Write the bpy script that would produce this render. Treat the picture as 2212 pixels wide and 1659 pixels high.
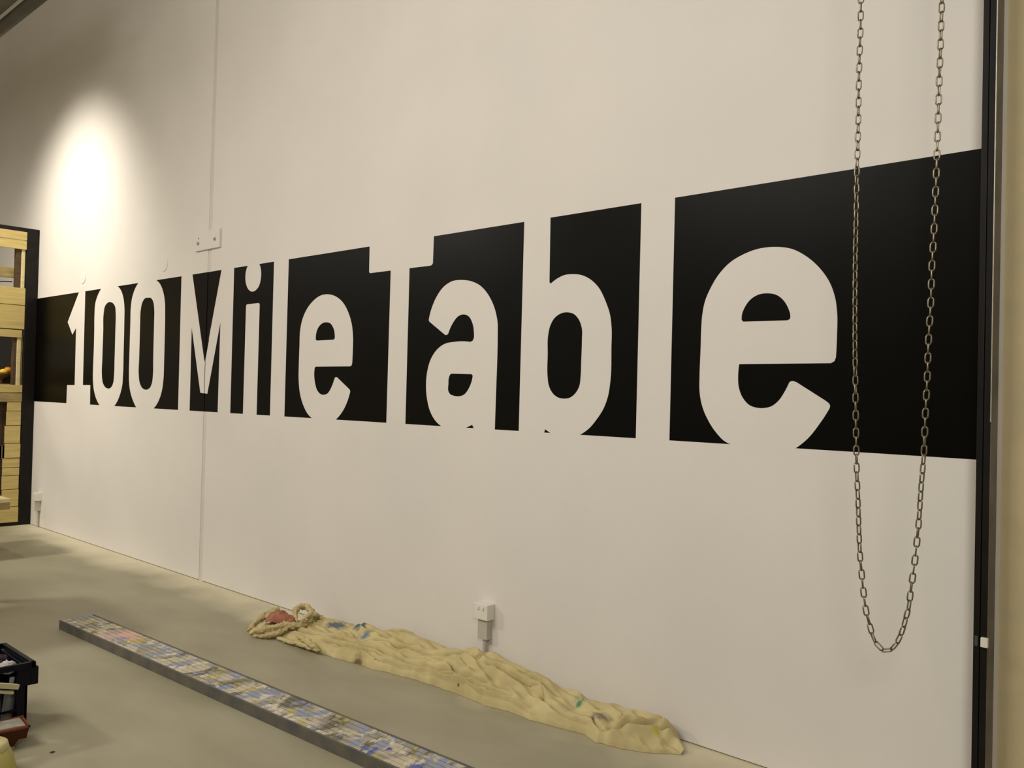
import bpy, bmesh, math, random
import numpy as np
from mathutils import Vector, Matrix, noise
for o in list(bpy.data.objects): bpy.data.objects.remove(o)
random.seed(4)
sc = bpy.context.scene
COL = sc.collection

# ------------------------------------------------------------------ camera
cam_d = bpy.data.cameras.new('camera'); cam = bpy.data.objects.new('camera', cam_d); COL.objects.link(cam)
cam_d.sensor_width = 36.0; cam_d.lens = 36.0 * 1850.0 / 2212.0; cam_d.clip_start = 0.02; cam_d.clip_end = 200
R_ = Vector((0.73726566, 0.67515893, 0.02449005)); U_ = Vector((-0.00821618, -0.02728631, 0.99959389)); B_ = Vector((0.67555299, -0.73716747, -0.01457003))
cam.matrix_world = Matrix(((R_.x, U_.x, B_.x, 0.0), (R_.y, U_.y, B_.y, -3.55775), (R_.z, U_.z, B_.z, 1.6), (0, 0, 0, 1)))
sc.camera = cam

# ------------------------------------------------------------------ world, lamps, exposure
w = bpy.data.worlds.new('world'); sc.world = w; w.use_nodes = True
w.node_tree.nodes['Background'].inputs[0].default_value = (1.0, 0.93, 0.80, 1)
w.node_tree.nodes['Background'].inputs[1].default_value = 0.11
sc.view_settings.view_transform = 'Standard'; sc.view_settings.look = 'None'
sc.view_settings.gamma = 1.0; sc.view_settings.use_curve_mapping = False
sc.view_settings.exposure = -0.75
def area(name, loc, target, size, power, col, sy=None):
    d = bpy.data.lights.new(name, 'AREA'); d.energy = power; d.color = col
    d.shape = 'RECTANGLE' if sy else 'DISK'; d.size = size
    if sy: d.size_y = sy
    o = bpy.data.objects.new(name, d); COL.objects.link(o); o.location = loc
    o.rotation_euler = (Vector(target) - Vector(loc)).to_track_quat('-Z', 'Y').to_euler()
    return o
WARM = (1.0, 0.94, 0.85)
area('highbay_lamp', (-9.15, -4.9, 4.5), (-9.15, -4.9, 0.0), 0.7, 365, WARM)
area('highbay_lamp', (-4.0, -4.7, 4.72), (-3.2, 0.0, 1.6), 2.6, 228, WARM, 2.0)
area('highbay_lamp', (-14.0, -6.0, 4.6), (-14.0, -5.8, 0.0), 1.6, 150, WARM)
area('right_fill', (1.3, -4.6, 3.4), (-0.9, 0.0, 2.0), 1.5, 150, WARM)  # added fill light that brightens the beige pier and the guide's side
sd = bpy.data.lights.new('wall_spot', 'SPOT'); sd.energy = 500; sd.color = (1.0, 0.92, 0.80); sd.spot_size = math.radians(100); sd.spot_blend = 1.0; sd.shadow_soft_size = 0.08
so = bpy.data.objects.new('wall_spot', sd); COL.objects.link(so); so.location = (-9.42, -1.8, 4.5)
so.rotation_euler = (Vector((-9.58, 0, 3.0)) - so.location).to_track_quat('-Z', 'Y').to_euler()

# ------------------------------------------------------------------ traced outlines, in metres
BAND=[(-12.6,1.4104),(-10.7,1.4104),(-9.8821,1.4107),(-9.0642,1.4109),(-8.2462,1.4109),(-7.4283,1.4108),(-6.6104,1.4106),(-5.7925,1.4103),(-4.9746,1.4098),(-4.1567,1.4092),(-3.3388,1.4085),(-2.5208,1.4077),(-1.7029,1.4067),(-0.885,1.4056),(-0.885,2.5798),(-1.7029,2.5795),(-2.5208,2.5794),(-3.3388,2.5796),(-4.1567,2.5801),(-4.9746,2.5809),(-5.7925,2.5819),(-6.6104,2.5832),(-7.4283,2.5847),(-8.2462,2.5866),(-9.0642,2.5887),(-9.8821,2.5911),(-10.7,2.5937),(-12.6,2.5937)]
LETTERS=[
('numeral','white numeral 1',[[(-9.4988,2.5919),(-9.3337,2.5914),(-9.3197,1.6095),(-9.129,1.6112),(-9.1197,1.4089),(-9.7489,1.4087),(-9.7455,1.6056),(-9.5376,1.6075),(-9.5484,2.2139),(-9.6421,2.1437),(-9.7845,2.2851)]]),
('numeral','white numeral 0 next to the 1',[[(-8.9276,2.5903),(-8.9447,2.5808),(-8.9613,2.5701),(-8.9773,2.5585),(-8.9925,2.546),(-9.0068,2.5326),(-9.02,2.5184),(-9.03,2.5065),(-9.0397,2.4939),(-9.0487,2.4808),(-9.0569,2.4673),(-9.064,2.4533),(-9.0696,2.4391),(-9.0734,2.4246),(-9.0757,2.4097),(-9.0769,2.3943),(-9.0774,2.3788),(-9.0777,2.3633),(-9.0782,2.3479),(-9.0788,2.3174),(-9.078,2.2869),(-9.0762,2.2563),(-9.0741,2.2258),(-9.0721,2.1952),(-9.0707,2.1646),(-9.0699,2.1341),(-9.0692,2.1036),(-9.0685,2.0731),(-9.0681,2.0426),(-9.0678,2.0122),(-9.0677,1.9817),(-9.0681,1.9512),(-9.069,1.9208),(-9.0701,1.8903),(-9.071,1.8599),(-9.0716,1.8294),(-9.0715,1.799),(-9.0713,1.7761),(-9.0714,1.7531),(-9.0712,1.7301),(-9.0704,1.7072),(-9.0686,1.6845),(-9.0653,1.662),(-9.0627,1.6481),(-9.0598,1.6342),(-9.0565,1.6203),(-9.0527,1.6066),(-9.0484,1.5932),(-9.0433,1.5801),(-9.0358,1.564),(-9.0273,1.5482),(-9.0178,1.5328),(-9.0075,1.5179),(-8.9966,1.5037),(-8.9851,1.4901),(-8.97,1.4742),(-8.9537,1.4591),(-8.9364,1.4449),(-8.9182,1.4318),(-8.8993,1.4197),(-8.8799,1.4089),(-8.5377,1.4089),(-8.5256,1.4156),(-8.5138,1.4229),(-8.5022,1.4306),(-8.491,1.4387),(-8.4801,1.4472),(-8.4697,1.4562),(-8.4573,1.4679),(-8.4455,1.4804),(-8.4342,1.4935),(-8.4236,1.5071),(-8.4136,1.5212),(-8.4043,1.5355),(-8.3961,1.5492),(-8.3883,1.5632),(-8.381,1.5777),(-8.3745,1.5924),(-8.3689,1.6073),(-8.3643,1.6225),(-8.3614,1.6364),(-8.3596,1.6507),(-8.3585,1.6652),(-8.3578,1.6797),(-8.3573,1.6943),(-8.3565,1.7088),(-8.3547,1.7519),(-8.3545,1.795),(-8.3553,1.8382),(-8.3567,1.8814),(-8.3582,1.9247),(-8.3592,1.9678),(-8.3597,2.0111),(-8.3601,2.0544),(-8.3606,2.0976),(-8.3613,2.1409),(-8.3623,2.1841),(-8.3639,2.2273),(-8.3646,2.252),(-8.3648,2.2768),(-8.3651,2.3016),(-8.3662,2.3263),(-8.3684,2.3508),(-8.3725,2.3749),(-8.3759,2.39),(-8.3797,2.4051),(-8.3839,2.4202),(-8.3888,2.435),(-8.3944,2.4494),(-8.401,2.4632),(-8.4084,2.4765),(-8.4167,2.4896),(-8.4258,2.5022),(-8.4355,2.5144),(-8.4459,2.5258),(-8.4568,2.5363),(-8.4703,2.5476),(-8.4848,2.5579),(-8.5002,2.5674),(-8.5162,2.5758),(-8.5327,2.5831),(-8.5495,2.5893)],[(-8.6831,2.4374),(-8.6972,2.4394),(-8.7115,2.4407),(-8.726,2.4413),(-8.7404,2.4408),(-8.7544,2.4391),(-8.7678,2.4359),(-8.7795,2.4321),(-8.7913,2.4274),(-8.8029,2.4217),(-8.8138,2.4151),(-8.8235,2.4076),(-8.8315,2.3991),(-8.8371,2.3903),(-8.8415,2.3805),(-8.845,2.3699),(-8.8478,2.359),(-8.8503,2.3479),(-8.8528,2.3372),(-8.8575,2.308),(-8.8584,2.2782),(-8.8568,2.2481),(-8.854,2.2177),(-8.8513,2.1873),(-8.85,2.1572),(-8.8499,2.1122),(-8.8501,2.0673),(-8.8506,2.0224),(-8.851,1.9775),(-8.8513,1.9325),(-8.8512,1.8876),(-8.8518,1.8575),(-8.8535,1.8272),(-8.8551,1.7969),(-8.8556,1.7668),(-8.8537,1.7371),(-8.8484,1.708),(-8.8457,1.6972),(-8.8429,1.6863),(-8.8398,1.6753),(-8.8361,1.6647),(-8.8317,1.6546),(-8.8263,1.6453),(-8.8196,1.6365),(-8.812,1.6282),(-8.8036,1.6204),(-8.7946,1.6132),(-8.7852,1.6067),(-8.7756,1.601),(-8.7655,1.5961),(-8.7549,1.592),(-8.7439,1.5886),(-8.7327,1.5859),(-8.7214,1.5837),(-8.7101,1.5822),(-8.6993,1.5811),(-8.6883,1.5805),(-8.6773,1.5804),(-8.6662,1.581),(-8.6554,1.5824),(-8.6449,1.5847),(-8.6378,1.5868),(-8.6307,1.5892),(-8.6237,1.592),(-8.6169,1.5951),(-8.6104,1.5987),(-8.6044,1.6028),(-8.5973,1.6086),(-8.5907,1.6154),(-8.5846,1.6227),(-8.5791,1.6306),(-8.5743,1.6388),(-8.5702,1.647),(-8.5668,1.6565),(-8.5645,1.6665),(-8.563,1.6769),(-8.5621,1.6875),(-8.5612,1.6981),(-8.5602,1.7085),(-8.5577,1.7375),(-8.5567,1.7667),(-8.5568,1.796),(-8.5575,1.8253),(-8.5583,1.8547),(-8.5587,1.884),(-8.5587,1.9279),(-8.559,1.9718),(-8.5594,2.0157),(-8.56,2.0596),(-8.5607,2.1036),(-8.5615,2.1475),(-8.5615,2.1769),(-8.5607,2.2065),(-8.5599,2.2361),(-8.5601,2.2655),(-8.5619,2.2947),(-8.5662,2.3235),(-8.5682,2.3343),(-8.57,2.3453),(-8.572,2.3563),(-8.5747,2.367),(-8.5783,2.377),(-8.5832,2.386),(-8.5896,2.3939),(-8.5972,2.4012),(-8.6057,2.4079),(-8.6149,2.4139),(-8.6244,2.4193),(-8.6339,2.424),(-8.6417,2.4273),(-8.6497,2.43),(-8.658,2.4324),(-8.6664,2.4343),(-8.6748,2.436)]]),
('numeral','white numeral 0 next to the M',[[(-8.0774,2.5882),(-8.0923,2.5796),(-8.1069,2.5702),(-8.1209,2.5601),(-8.1342,2.5491),(-8.1469,2.5375),(-8.1587,2.5253),(-8.1692,2.5131),(-8.1792,2.5001),(-8.1885,2.4865),(-8.197,2.4725),(-8.2046,2.458),(-8.2111,2.4433),(-8.2163,2.4286),(-8.2204,2.4133),(-8.2236,2.3977),(-8.2261,2.3819),(-8.2282,2.366),(-8.2299,2.3502),(-8.2315,2.329),(-8.2318,2.3076),(-8.2312,2.2862),(-8.2302,2.2647),(-8.2292,2.2433),(-8.2287,2.2218),(-8.2285,2.1933),(-8.2284,2.1648),(-8.2284,2.1363),(-8.2283,2.1078),(-8.2283,2.0793),(-8.2283,2.0508),(-8.2282,2.0223),(-8.2282,1.9938),(-8.2282,1.9653),(-8.2281,1.9368),(-8.228,1.9083),(-8.2279,1.8798),(-8.2278,1.8585),(-8.2279,1.8371),(-8.228,1.8157),(-8.2279,1.7944),(-8.2275,1.773),(-8.2266,1.7517),(-8.2258,1.7346),(-8.225,1.7173),(-8.224,1.7001),(-8.2226,1.683),(-8.2205,1.6661),(-8.2173,1.6493),(-8.2138,1.6348),(-8.2098,1.6203),(-8.2052,1.6059),(-8.2001,1.5917),(-8.1943,1.5779),(-8.1878,1.5644),(-8.1804,1.551),(-8.1721,1.5379),(-8.1632,1.5252),(-8.1538,1.5127),(-8.144,1.5007),(-8.1339,1.489),(-8.1202,1.4741),(-8.1057,1.4597),(-8.0905,1.446),(-8.0748,1.4329),(-8.0585,1.4205),(-8.0417,1.4089),(-7.6905,1.4089),(-7.6717,1.4185),(-7.6534,1.4294),(-7.6358,1.4415),(-7.6191,1.4546),(-7.6035,1.4687),(-7.5891,1.4837),(-7.578,1.4971),(-7.5675,1.5113),(-7.5578,1.5262),(-7.5488,1.5416),(-7.5408,1.5574),(-7.5337,1.5734),(-7.528,1.5888),(-7.5233,1.6046),(-7.5193,1.6208),(-7.516,1.6372),(-7.5131,1.6537),(-7.5105,1.67),(-7.5074,1.6965),(-7.5061,1.7232),(-7.5059,1.75),(-7.5064,1.7769),(-7.507,1.8039),(-7.5072,1.8307),(-7.5069,1.8642),(-7.5069,1.8977),(-7.507,1.9312),(-7.5073,1.9647),(-7.5077,1.9982),(-7.5082,2.0316),(-7.5088,2.072),(-7.5092,2.1123),(-7.5099,2.1526),(-7.511,2.1929),(-7.5127,2.2331),(-7.5154,2.2733),(-7.5165,2.2896),(-7.5174,2.306),(-7.5184,2.3223),(-7.5199,2.3386),(-7.522,2.3547),(-7.5252,2.3705),(-7.529,2.3847),(-7.5334,2.3989),(-7.5384,2.4129),(-7.5439,2.4267),(-7.5501,2.4401),(-7.5568,2.4532),(-7.5647,2.4671),(-7.5733,2.4808),(-7.5826,2.4941),(-7.5926,2.5069),(-7.6032,2.5189),(-7.6145,2.53),(-7.6293,2.5424),(-7.6452,2.5537),(-7.6622,2.564),(-7.6799,2.573),(-7.6981,2.5809),(-7.7167,2.5874)],[(-7.8693,2.4339),(-7.8583,2.4336),(-7.8472,2.4333),(-7.836,2.4327),(-7.8251,2.4315),(-7.8146,2.4293),(-7.8046,2.4259),(-7.7956,2.4215),(-7.7867,2.4161),(-7.7782,2.4098),(-7.7702,2.4029),(-7.763,2.3955),(-7.7567,2.3877),(-7.751,2.3785),(-7.7465,2.3685),(-7.7428,2.3578),(-7.7397,2.3468),(-7.737,2.3357),(-7.7344,2.3248),(-7.7307,2.3048),(-7.7287,2.2844),(-7.7281,2.2637),(-7.7281,2.2429),(-7.7282,2.2221),(-7.7279,2.2015),(-7.7271,2.1741),(-7.7267,2.1468),(-7.7264,2.1195),(-7.7263,2.0921),(-7.7261,2.0648),(-7.7259,2.0374),(-7.7256,2.0101),(-7.7253,1.9828),(-7.725,1.9555),(-7.7247,1.9282),(-7.7243,1.9009),(-7.7239,1.8736),(-7.7227,1.8462),(-7.7208,1.8188),(-7.7188,1.7914),(-7.7175,1.7641),(-7.7176,1.7369),(-7.72,1.7099),(-7.7214,1.6987),(-7.7227,1.6874),(-7.7243,1.6761),(-7.7264,1.665),(-7.7294,1.6544),(-7.7336,1.6443),(-7.7379,1.6366),(-7.7427,1.629),(-7.7481,1.6217),(-7.754,1.6148),(-7.7603,1.6085),(-7.7671,1.603),(-7.7736,1.5987),(-7.7807,1.595),(-7.7882,1.5918),(-7.7959,1.589),(-7.8037,1.5865),(-7.8114,1.5844),(-7.8248,1.5815),(-7.8386,1.5798),(-7.8527,1.5791),(-7.8668,1.5795),(-7.8807,1.581),(-7.8943,1.5834),(-7.9025,1.5854),(-7.9107,1.5877),(-7.9189,1.5904),(-7.9269,1.5936),(-7.9347,1.5971),(-7.9421,1.6011),(-7.9519,1.6075),(-7.9613,1.6149),(-7.9702,1.6231),(-7.9785,1.6319),(-7.986,1.6412),(-7.9925,1.6508),(-7.9984,1.6621),(-8.0031,1.6743),(-8.0068,1.687),(-8.0097,1.7001),(-8.0123,1.7132),(-8.0147,1.7261),(-8.0181,1.7509),(-8.0192,1.7759),(-8.0187,1.8012),(-8.0175,1.8265),(-8.0163,1.8519),(-8.0158,1.8772),(-8.0159,1.9052),(-8.0159,1.9332),(-8.0159,1.9612),(-8.0159,1.9892),(-8.016,2.0171),(-8.0161,2.0451),(-8.0165,2.0732),(-8.0171,2.1012),(-8.0177,2.1292),(-8.0182,2.1572),(-8.0185,2.1853),(-8.0183,2.2133),(-8.0184,2.2315),(-8.0189,2.2499),(-8.0192,2.2683),(-8.019,2.2866),(-8.0176,2.3046),(-8.0146,2.3224),(-8.012,2.3338),(-8.0091,2.3455),(-8.0058,2.357),(-8.0018,2.3682),(-7.9969,2.3787),(-7.9909,2.3883),(-7.9835,2.3974),(-7.9749,2.4059),(-7.9654,2.4138),(-7.9552,2.4208),(-7.9447,2.4267),(-7.9339,2.4311),(-7.9239,2.4337),(-7.9133,2.435),(-7.9023,2.4353),(-7.8913,2.435),(-7.8802,2.4345)]]),
('letter','white capital letter M',[[(-7.2255,2.5863),(-7.0275,2.5859),(-6.7719,1.824),(-6.5333,2.585),(-6.3333,2.5847),(-6.3287,1.4085),(-6.5295,1.4086),(-6.527,2.1513),(-6.7082,1.5605),(-6.8281,1.5668),(-7.0124,2.1247),(-7.0062,1.4087),(-7.215,1.4088)]]),
('letter','white small letter i',[[(-6.1229,2.5844),(-6.1284,2.5783),(-6.1336,2.5718),(-6.1384,2.565),(-6.1427,2.5579),(-6.1465,2.5506),(-6.1497,2.5432),(-6.1525,2.5348),(-6.1547,2.5259),(-6.1562,2.5168),(-6.1571,2.5076),(-6.1574,2.4984),(-6.157,2.4895),(-6.1561,2.4814),(-6.1547,2.4732),(-6.1527,2.4651),(-6.1503,2.4571),(-6.1474,2.4494),(-6.1441,2.4419),(-6.1397,2.4336),(-6.1347,2.4254),(-6.1291,2.4174),(-6.123,2.41),(-6.1164,2.4031),(-6.1095,2.397),(-6.1008,2.3908),(-6.0914,2.3853),(-6.0814,2.3806),(-6.071,2.3767),(-6.0605,2.3739),(-6.0502,2.3723),(-6.0396,2.3718),(-6.0287,2.3725),(-6.0177,2.3743),(-6.0068,2.377),(-5.9963,2.3806),(-5.9864,2.3849),(-5.9797,2.3885),(-5.973,2.3926),(-5.9666,2.3971),(-5.9604,2.402),(-5.9547,2.4073),(-5.9497,2.4129),(-5.9451,2.4193),(-5.941,2.4263),(-5.9375,2.4338),(-5.9344,2.4414),(-5.9318,2.4493),(-5.9295,2.457),(-5.928,2.4632),(-5.9268,2.4694),(-5.9258,2.4757),(-5.9251,2.482),(-5.9247,2.4883),(-5.9245,2.4946),(-5.9247,2.5037),(-5.9255,2.513),(-5.9268,2.5222),(-5.9287,2.5313),(-5.9312,2.5401),(-5.9344,2.5486),(-5.9374,2.5549),(-5.9408,2.5611),(-5.9445,2.5672),(-5.9486,2.5731),(-5.953,2.5788),(-5.9577,2.5841)],[(-6.1338,2.2553),(-6.1317,2.2707),(-6.1175,2.2769),(-5.9523,2.2777),(-5.938,2.2731),(-5.9331,2.2615),(-5.9326,1.4083),(-6.1341,1.4084)]]),
('letter','white small letter l in the middle word',[[(-5.7472,2.5838),(-5.547,2.5836),(-5.547,1.4082),(-5.7431,1.4083)]]),
('letter','white small letter e in the middle word',[[(-5.1889,1.4079),(-5.1983,1.4116),(-5.2076,1.4157),(-5.2168,1.4201),(-5.2257,1.4249),(-5.2344,1.4301),(-5.2428,1.4356),(-5.2538,1.4438),(-5.2644,1.4529),(-5.2744,1.4627),(-5.284,1.4729),(-5.2931,1.4835),(-5.3018,1.4943),(-5.3109,1.5067),(-5.3196,1.5195),(-5.3277,1.5328),(-5.3352,1.5465),(-5.3421,1.5604),(-5.3483,1.5744),(-5.3545,1.5913),(-5.3598,1.6086),(-5.3642,1.6263),(-5.3678,1.6441),(-5.3709,1.6621),(-5.3735,1.68),(-5.3756,1.7002),(-5.3767,1.7206),(-5.377,1.741),(-5.3769,1.7615),(-5.3767,1.782),(-5.3767,1.8024),(-5.3768,1.8229),(-5.3767,1.8433),(-5.3765,1.8637),(-5.3763,1.8841),(-5.3759,1.9045),(-5.3755,1.9249),(-5.3755,1.9454),(-5.3759,1.966),(-5.3762,1.9865),(-5.3759,2.007),(-5.3745,2.0273),(-5.3716,2.0474),(-5.369,2.0597),(-5.366,2.0721),(-5.3627,2.0844),(-5.3588,2.0965),(-5.3544,2.1084),(-5.3494,2.12),(-5.343,2.1327),(-5.3357,2.1452),(-5.3277,2.1573),(-5.3191,2.169),(-5.31,2.1802),(-5.3005,2.1909),(-5.2896,2.2018),(-5.2779,2.2121),(-5.2656,2.2219),(-5.2528,2.231),(-5.2397,2.2396),(-5.2264,2.2475),(-5.2116,2.2555),(-5.1963,2.263),(-5.1807,2.2697),(-5.1647,2.2756),(-5.1485,2.2805),(-5.1322,2.2844),(-5.1169,2.287),(-5.1013,2.2887),(-5.0855,2.2896),(-5.0697,2.2897),(-5.054,2.2892),(-5.0384,2.2881),(-5.0226,2.2863),(-5.0068,2.2837),(-4.9911,2.2805),(-4.9756,2.2766),(-4.9603,2.272),(-4.9453,2.2666),(-4.9314,2.2609),(-4.9176,2.2546),(-4.904,2.2477),(-4.8908,2.2401),(-4.8781,2.2319),(-4.866,2.2231),(-4.8534,2.2127),(-4.8414,2.2014),(-4.8299,2.1894),(-4.8191,2.1767),(-4.8089,2.1637),(-4.7993,2.1503),(-4.7911,2.1381),(-4.7834,2.1255),(-4.7762,2.1125),(-4.7696,2.0992),(-4.7635,2.0857),(-4.7582,2.072),(-4.7536,2.0584),(-4.7498,2.0445),(-4.7466,2.0304),(-4.7438,2.0161),(-4.7415,2.0018),(-4.7395,1.9876),(-4.7375,1.9687),(-4.7365,1.9497),(-4.7361,1.9307),(-4.7363,1.9116),(-4.7366,1.8925),(-4.7369,1.8734),(-4.737,1.862),(-4.7372,1.8506),(-4.7375,1.8392),(-4.7379,1.8278),(-4.7383,1.8164),(-4.7388,1.805),(-4.7442,1.786),(-4.7613,1.7785),(-5.1626,1.7784),(-5.176,1.7721),(-5.1777,1.7637),(-5.1791,1.7552),(-5.18,1.7466),(-5.1806,1.738),(-5.1807,1.7295),(-5.1805,1.721),(-5.1796,1.7115),(-5.1782,1.7021),(-5.1763,1.6927),(-5.174,1.6833),(-5.1713,1.6741),(-5.1682,1.6652),(-5.1645,1.6553),(-5.1604,1.6453),(-5.1559,1.6355),(-5.1508,1.6261),(-5.1449,1.6174),(-5.1382,1.6097),(-5.1317,1.6039),(-5.1246,1.5984),(-5.1169,1.5934),(-5.1089,1.589),(-5.1006,1.5854),(-5.0922,1.5827),(-5.0868,1.5814),(-5.0812,1.5804),(-5.0756,1.5797),(-5.0698,1.5793),(-5.0641,1.5792),(-5.0585,1.5793),(-5.0506,1.5798),(-5.0427,1.5808),(-5.0347,1.5824),(-5.0269,1.5844),(-5.0195,1.5871),(-5.0125,1.5902),(-5.0038,1.5956),(-4.9958,1.6023),(-4.9884,1.61),(-4.9814,1.6183),(-4.9748,1.6269),(-4.9685,1.6354),(-4.9625,1.6438),(-4.9569,1.6526),(-4.9516,1.6617),(-4.9468,1.671),(-4.9424,1.6805),(-4.9383,1.6901),(-4.9297,1.701),(-4.9196,1.7057),(-4.9065,1.7034),(-4.7656,1.6238),(-4.7539,1.6133),(-4.7535,1.6034),(-4.7555,1.5976),(-4.7576,1.5918),(-4.7598,1.586),(-4.7621,1.5802),(-4.7644,1.5746),(-4.7669,1.5689),(-4.7741,1.5538),(-4.7819,1.5389),(-4.7904,1.5243),(-4.7996,1.5102),(-4.8094,1.4966),(-4.8197,1.4836),(-4.8331,1.469),(-4.8474,1.455),(-4.8626,1.4419),(-4.8786,1.4295),(-4.8952,1.4182),(-4.9123,1.4078)],[(-5.0492,2.0915),(-5.04,2.0907),(-5.0306,2.0894),(-5.0213,2.0876),(-5.0122,2.085),(-5.0035,2.0817),(-4.9955,2.0775),(-4.9888,2.0729),(-4.9823,2.0675),(-4.9762,2.0614),(-4.9706,2.0549),(-4.9655,2.048),(-4.961,2.041),(-4.9572,2.0338),(-4.9539,2.0262),(-4.951,2.0183),(-4.9488,2.0102),(-4.947,2.002),(-4.9458,1.9937),(-4.9455,1.9909),(-4.9453,1.9881),(-4.9451,1.9852),(-4.945,1.9823),(-4.945,1.9794),(-4.945,1.9766),(-4.9576,1.966),(-5.1578,1.9642),(-5.1732,1.9718),(-5.1738,1.9766),(-5.1741,1.9814),(-5.1742,1.9862),(-5.1741,1.9911),(-5.1738,1.9958),(-5.1733,2.0006),(-5.1718,2.0089),(-5.1697,2.0173),(-5.1669,2.0255),(-5.1635,2.0335),(-5.1595,2.041),(-5.155,2.0479),(-5.149,2.055),(-5.1421,2.0617),(-5.1344,2.0677),(-5.1261,2.0732),(-5.1176,2.078),(-5.1091,2.082),(-5.0998,2.0855),(-5.0899,2.0881),(-5.0798,2.0901),(-5.0695,2.0912),(-5.0592,2.0917)]]),
('letter','white capital letter T',[[(-4.5826,2.5825),(-4.5813,2.4129),(-4.5774,2.4043),(-4.5677,2.4005),(-4.355,2.4004),(-4.3592,1.4074),(-4.1697,1.4072),(-4.1689,2.4002),(-3.9753,2.3995),(-3.9584,2.4022),(-3.9492,2.4136),(-3.946,2.582)]]),
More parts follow.
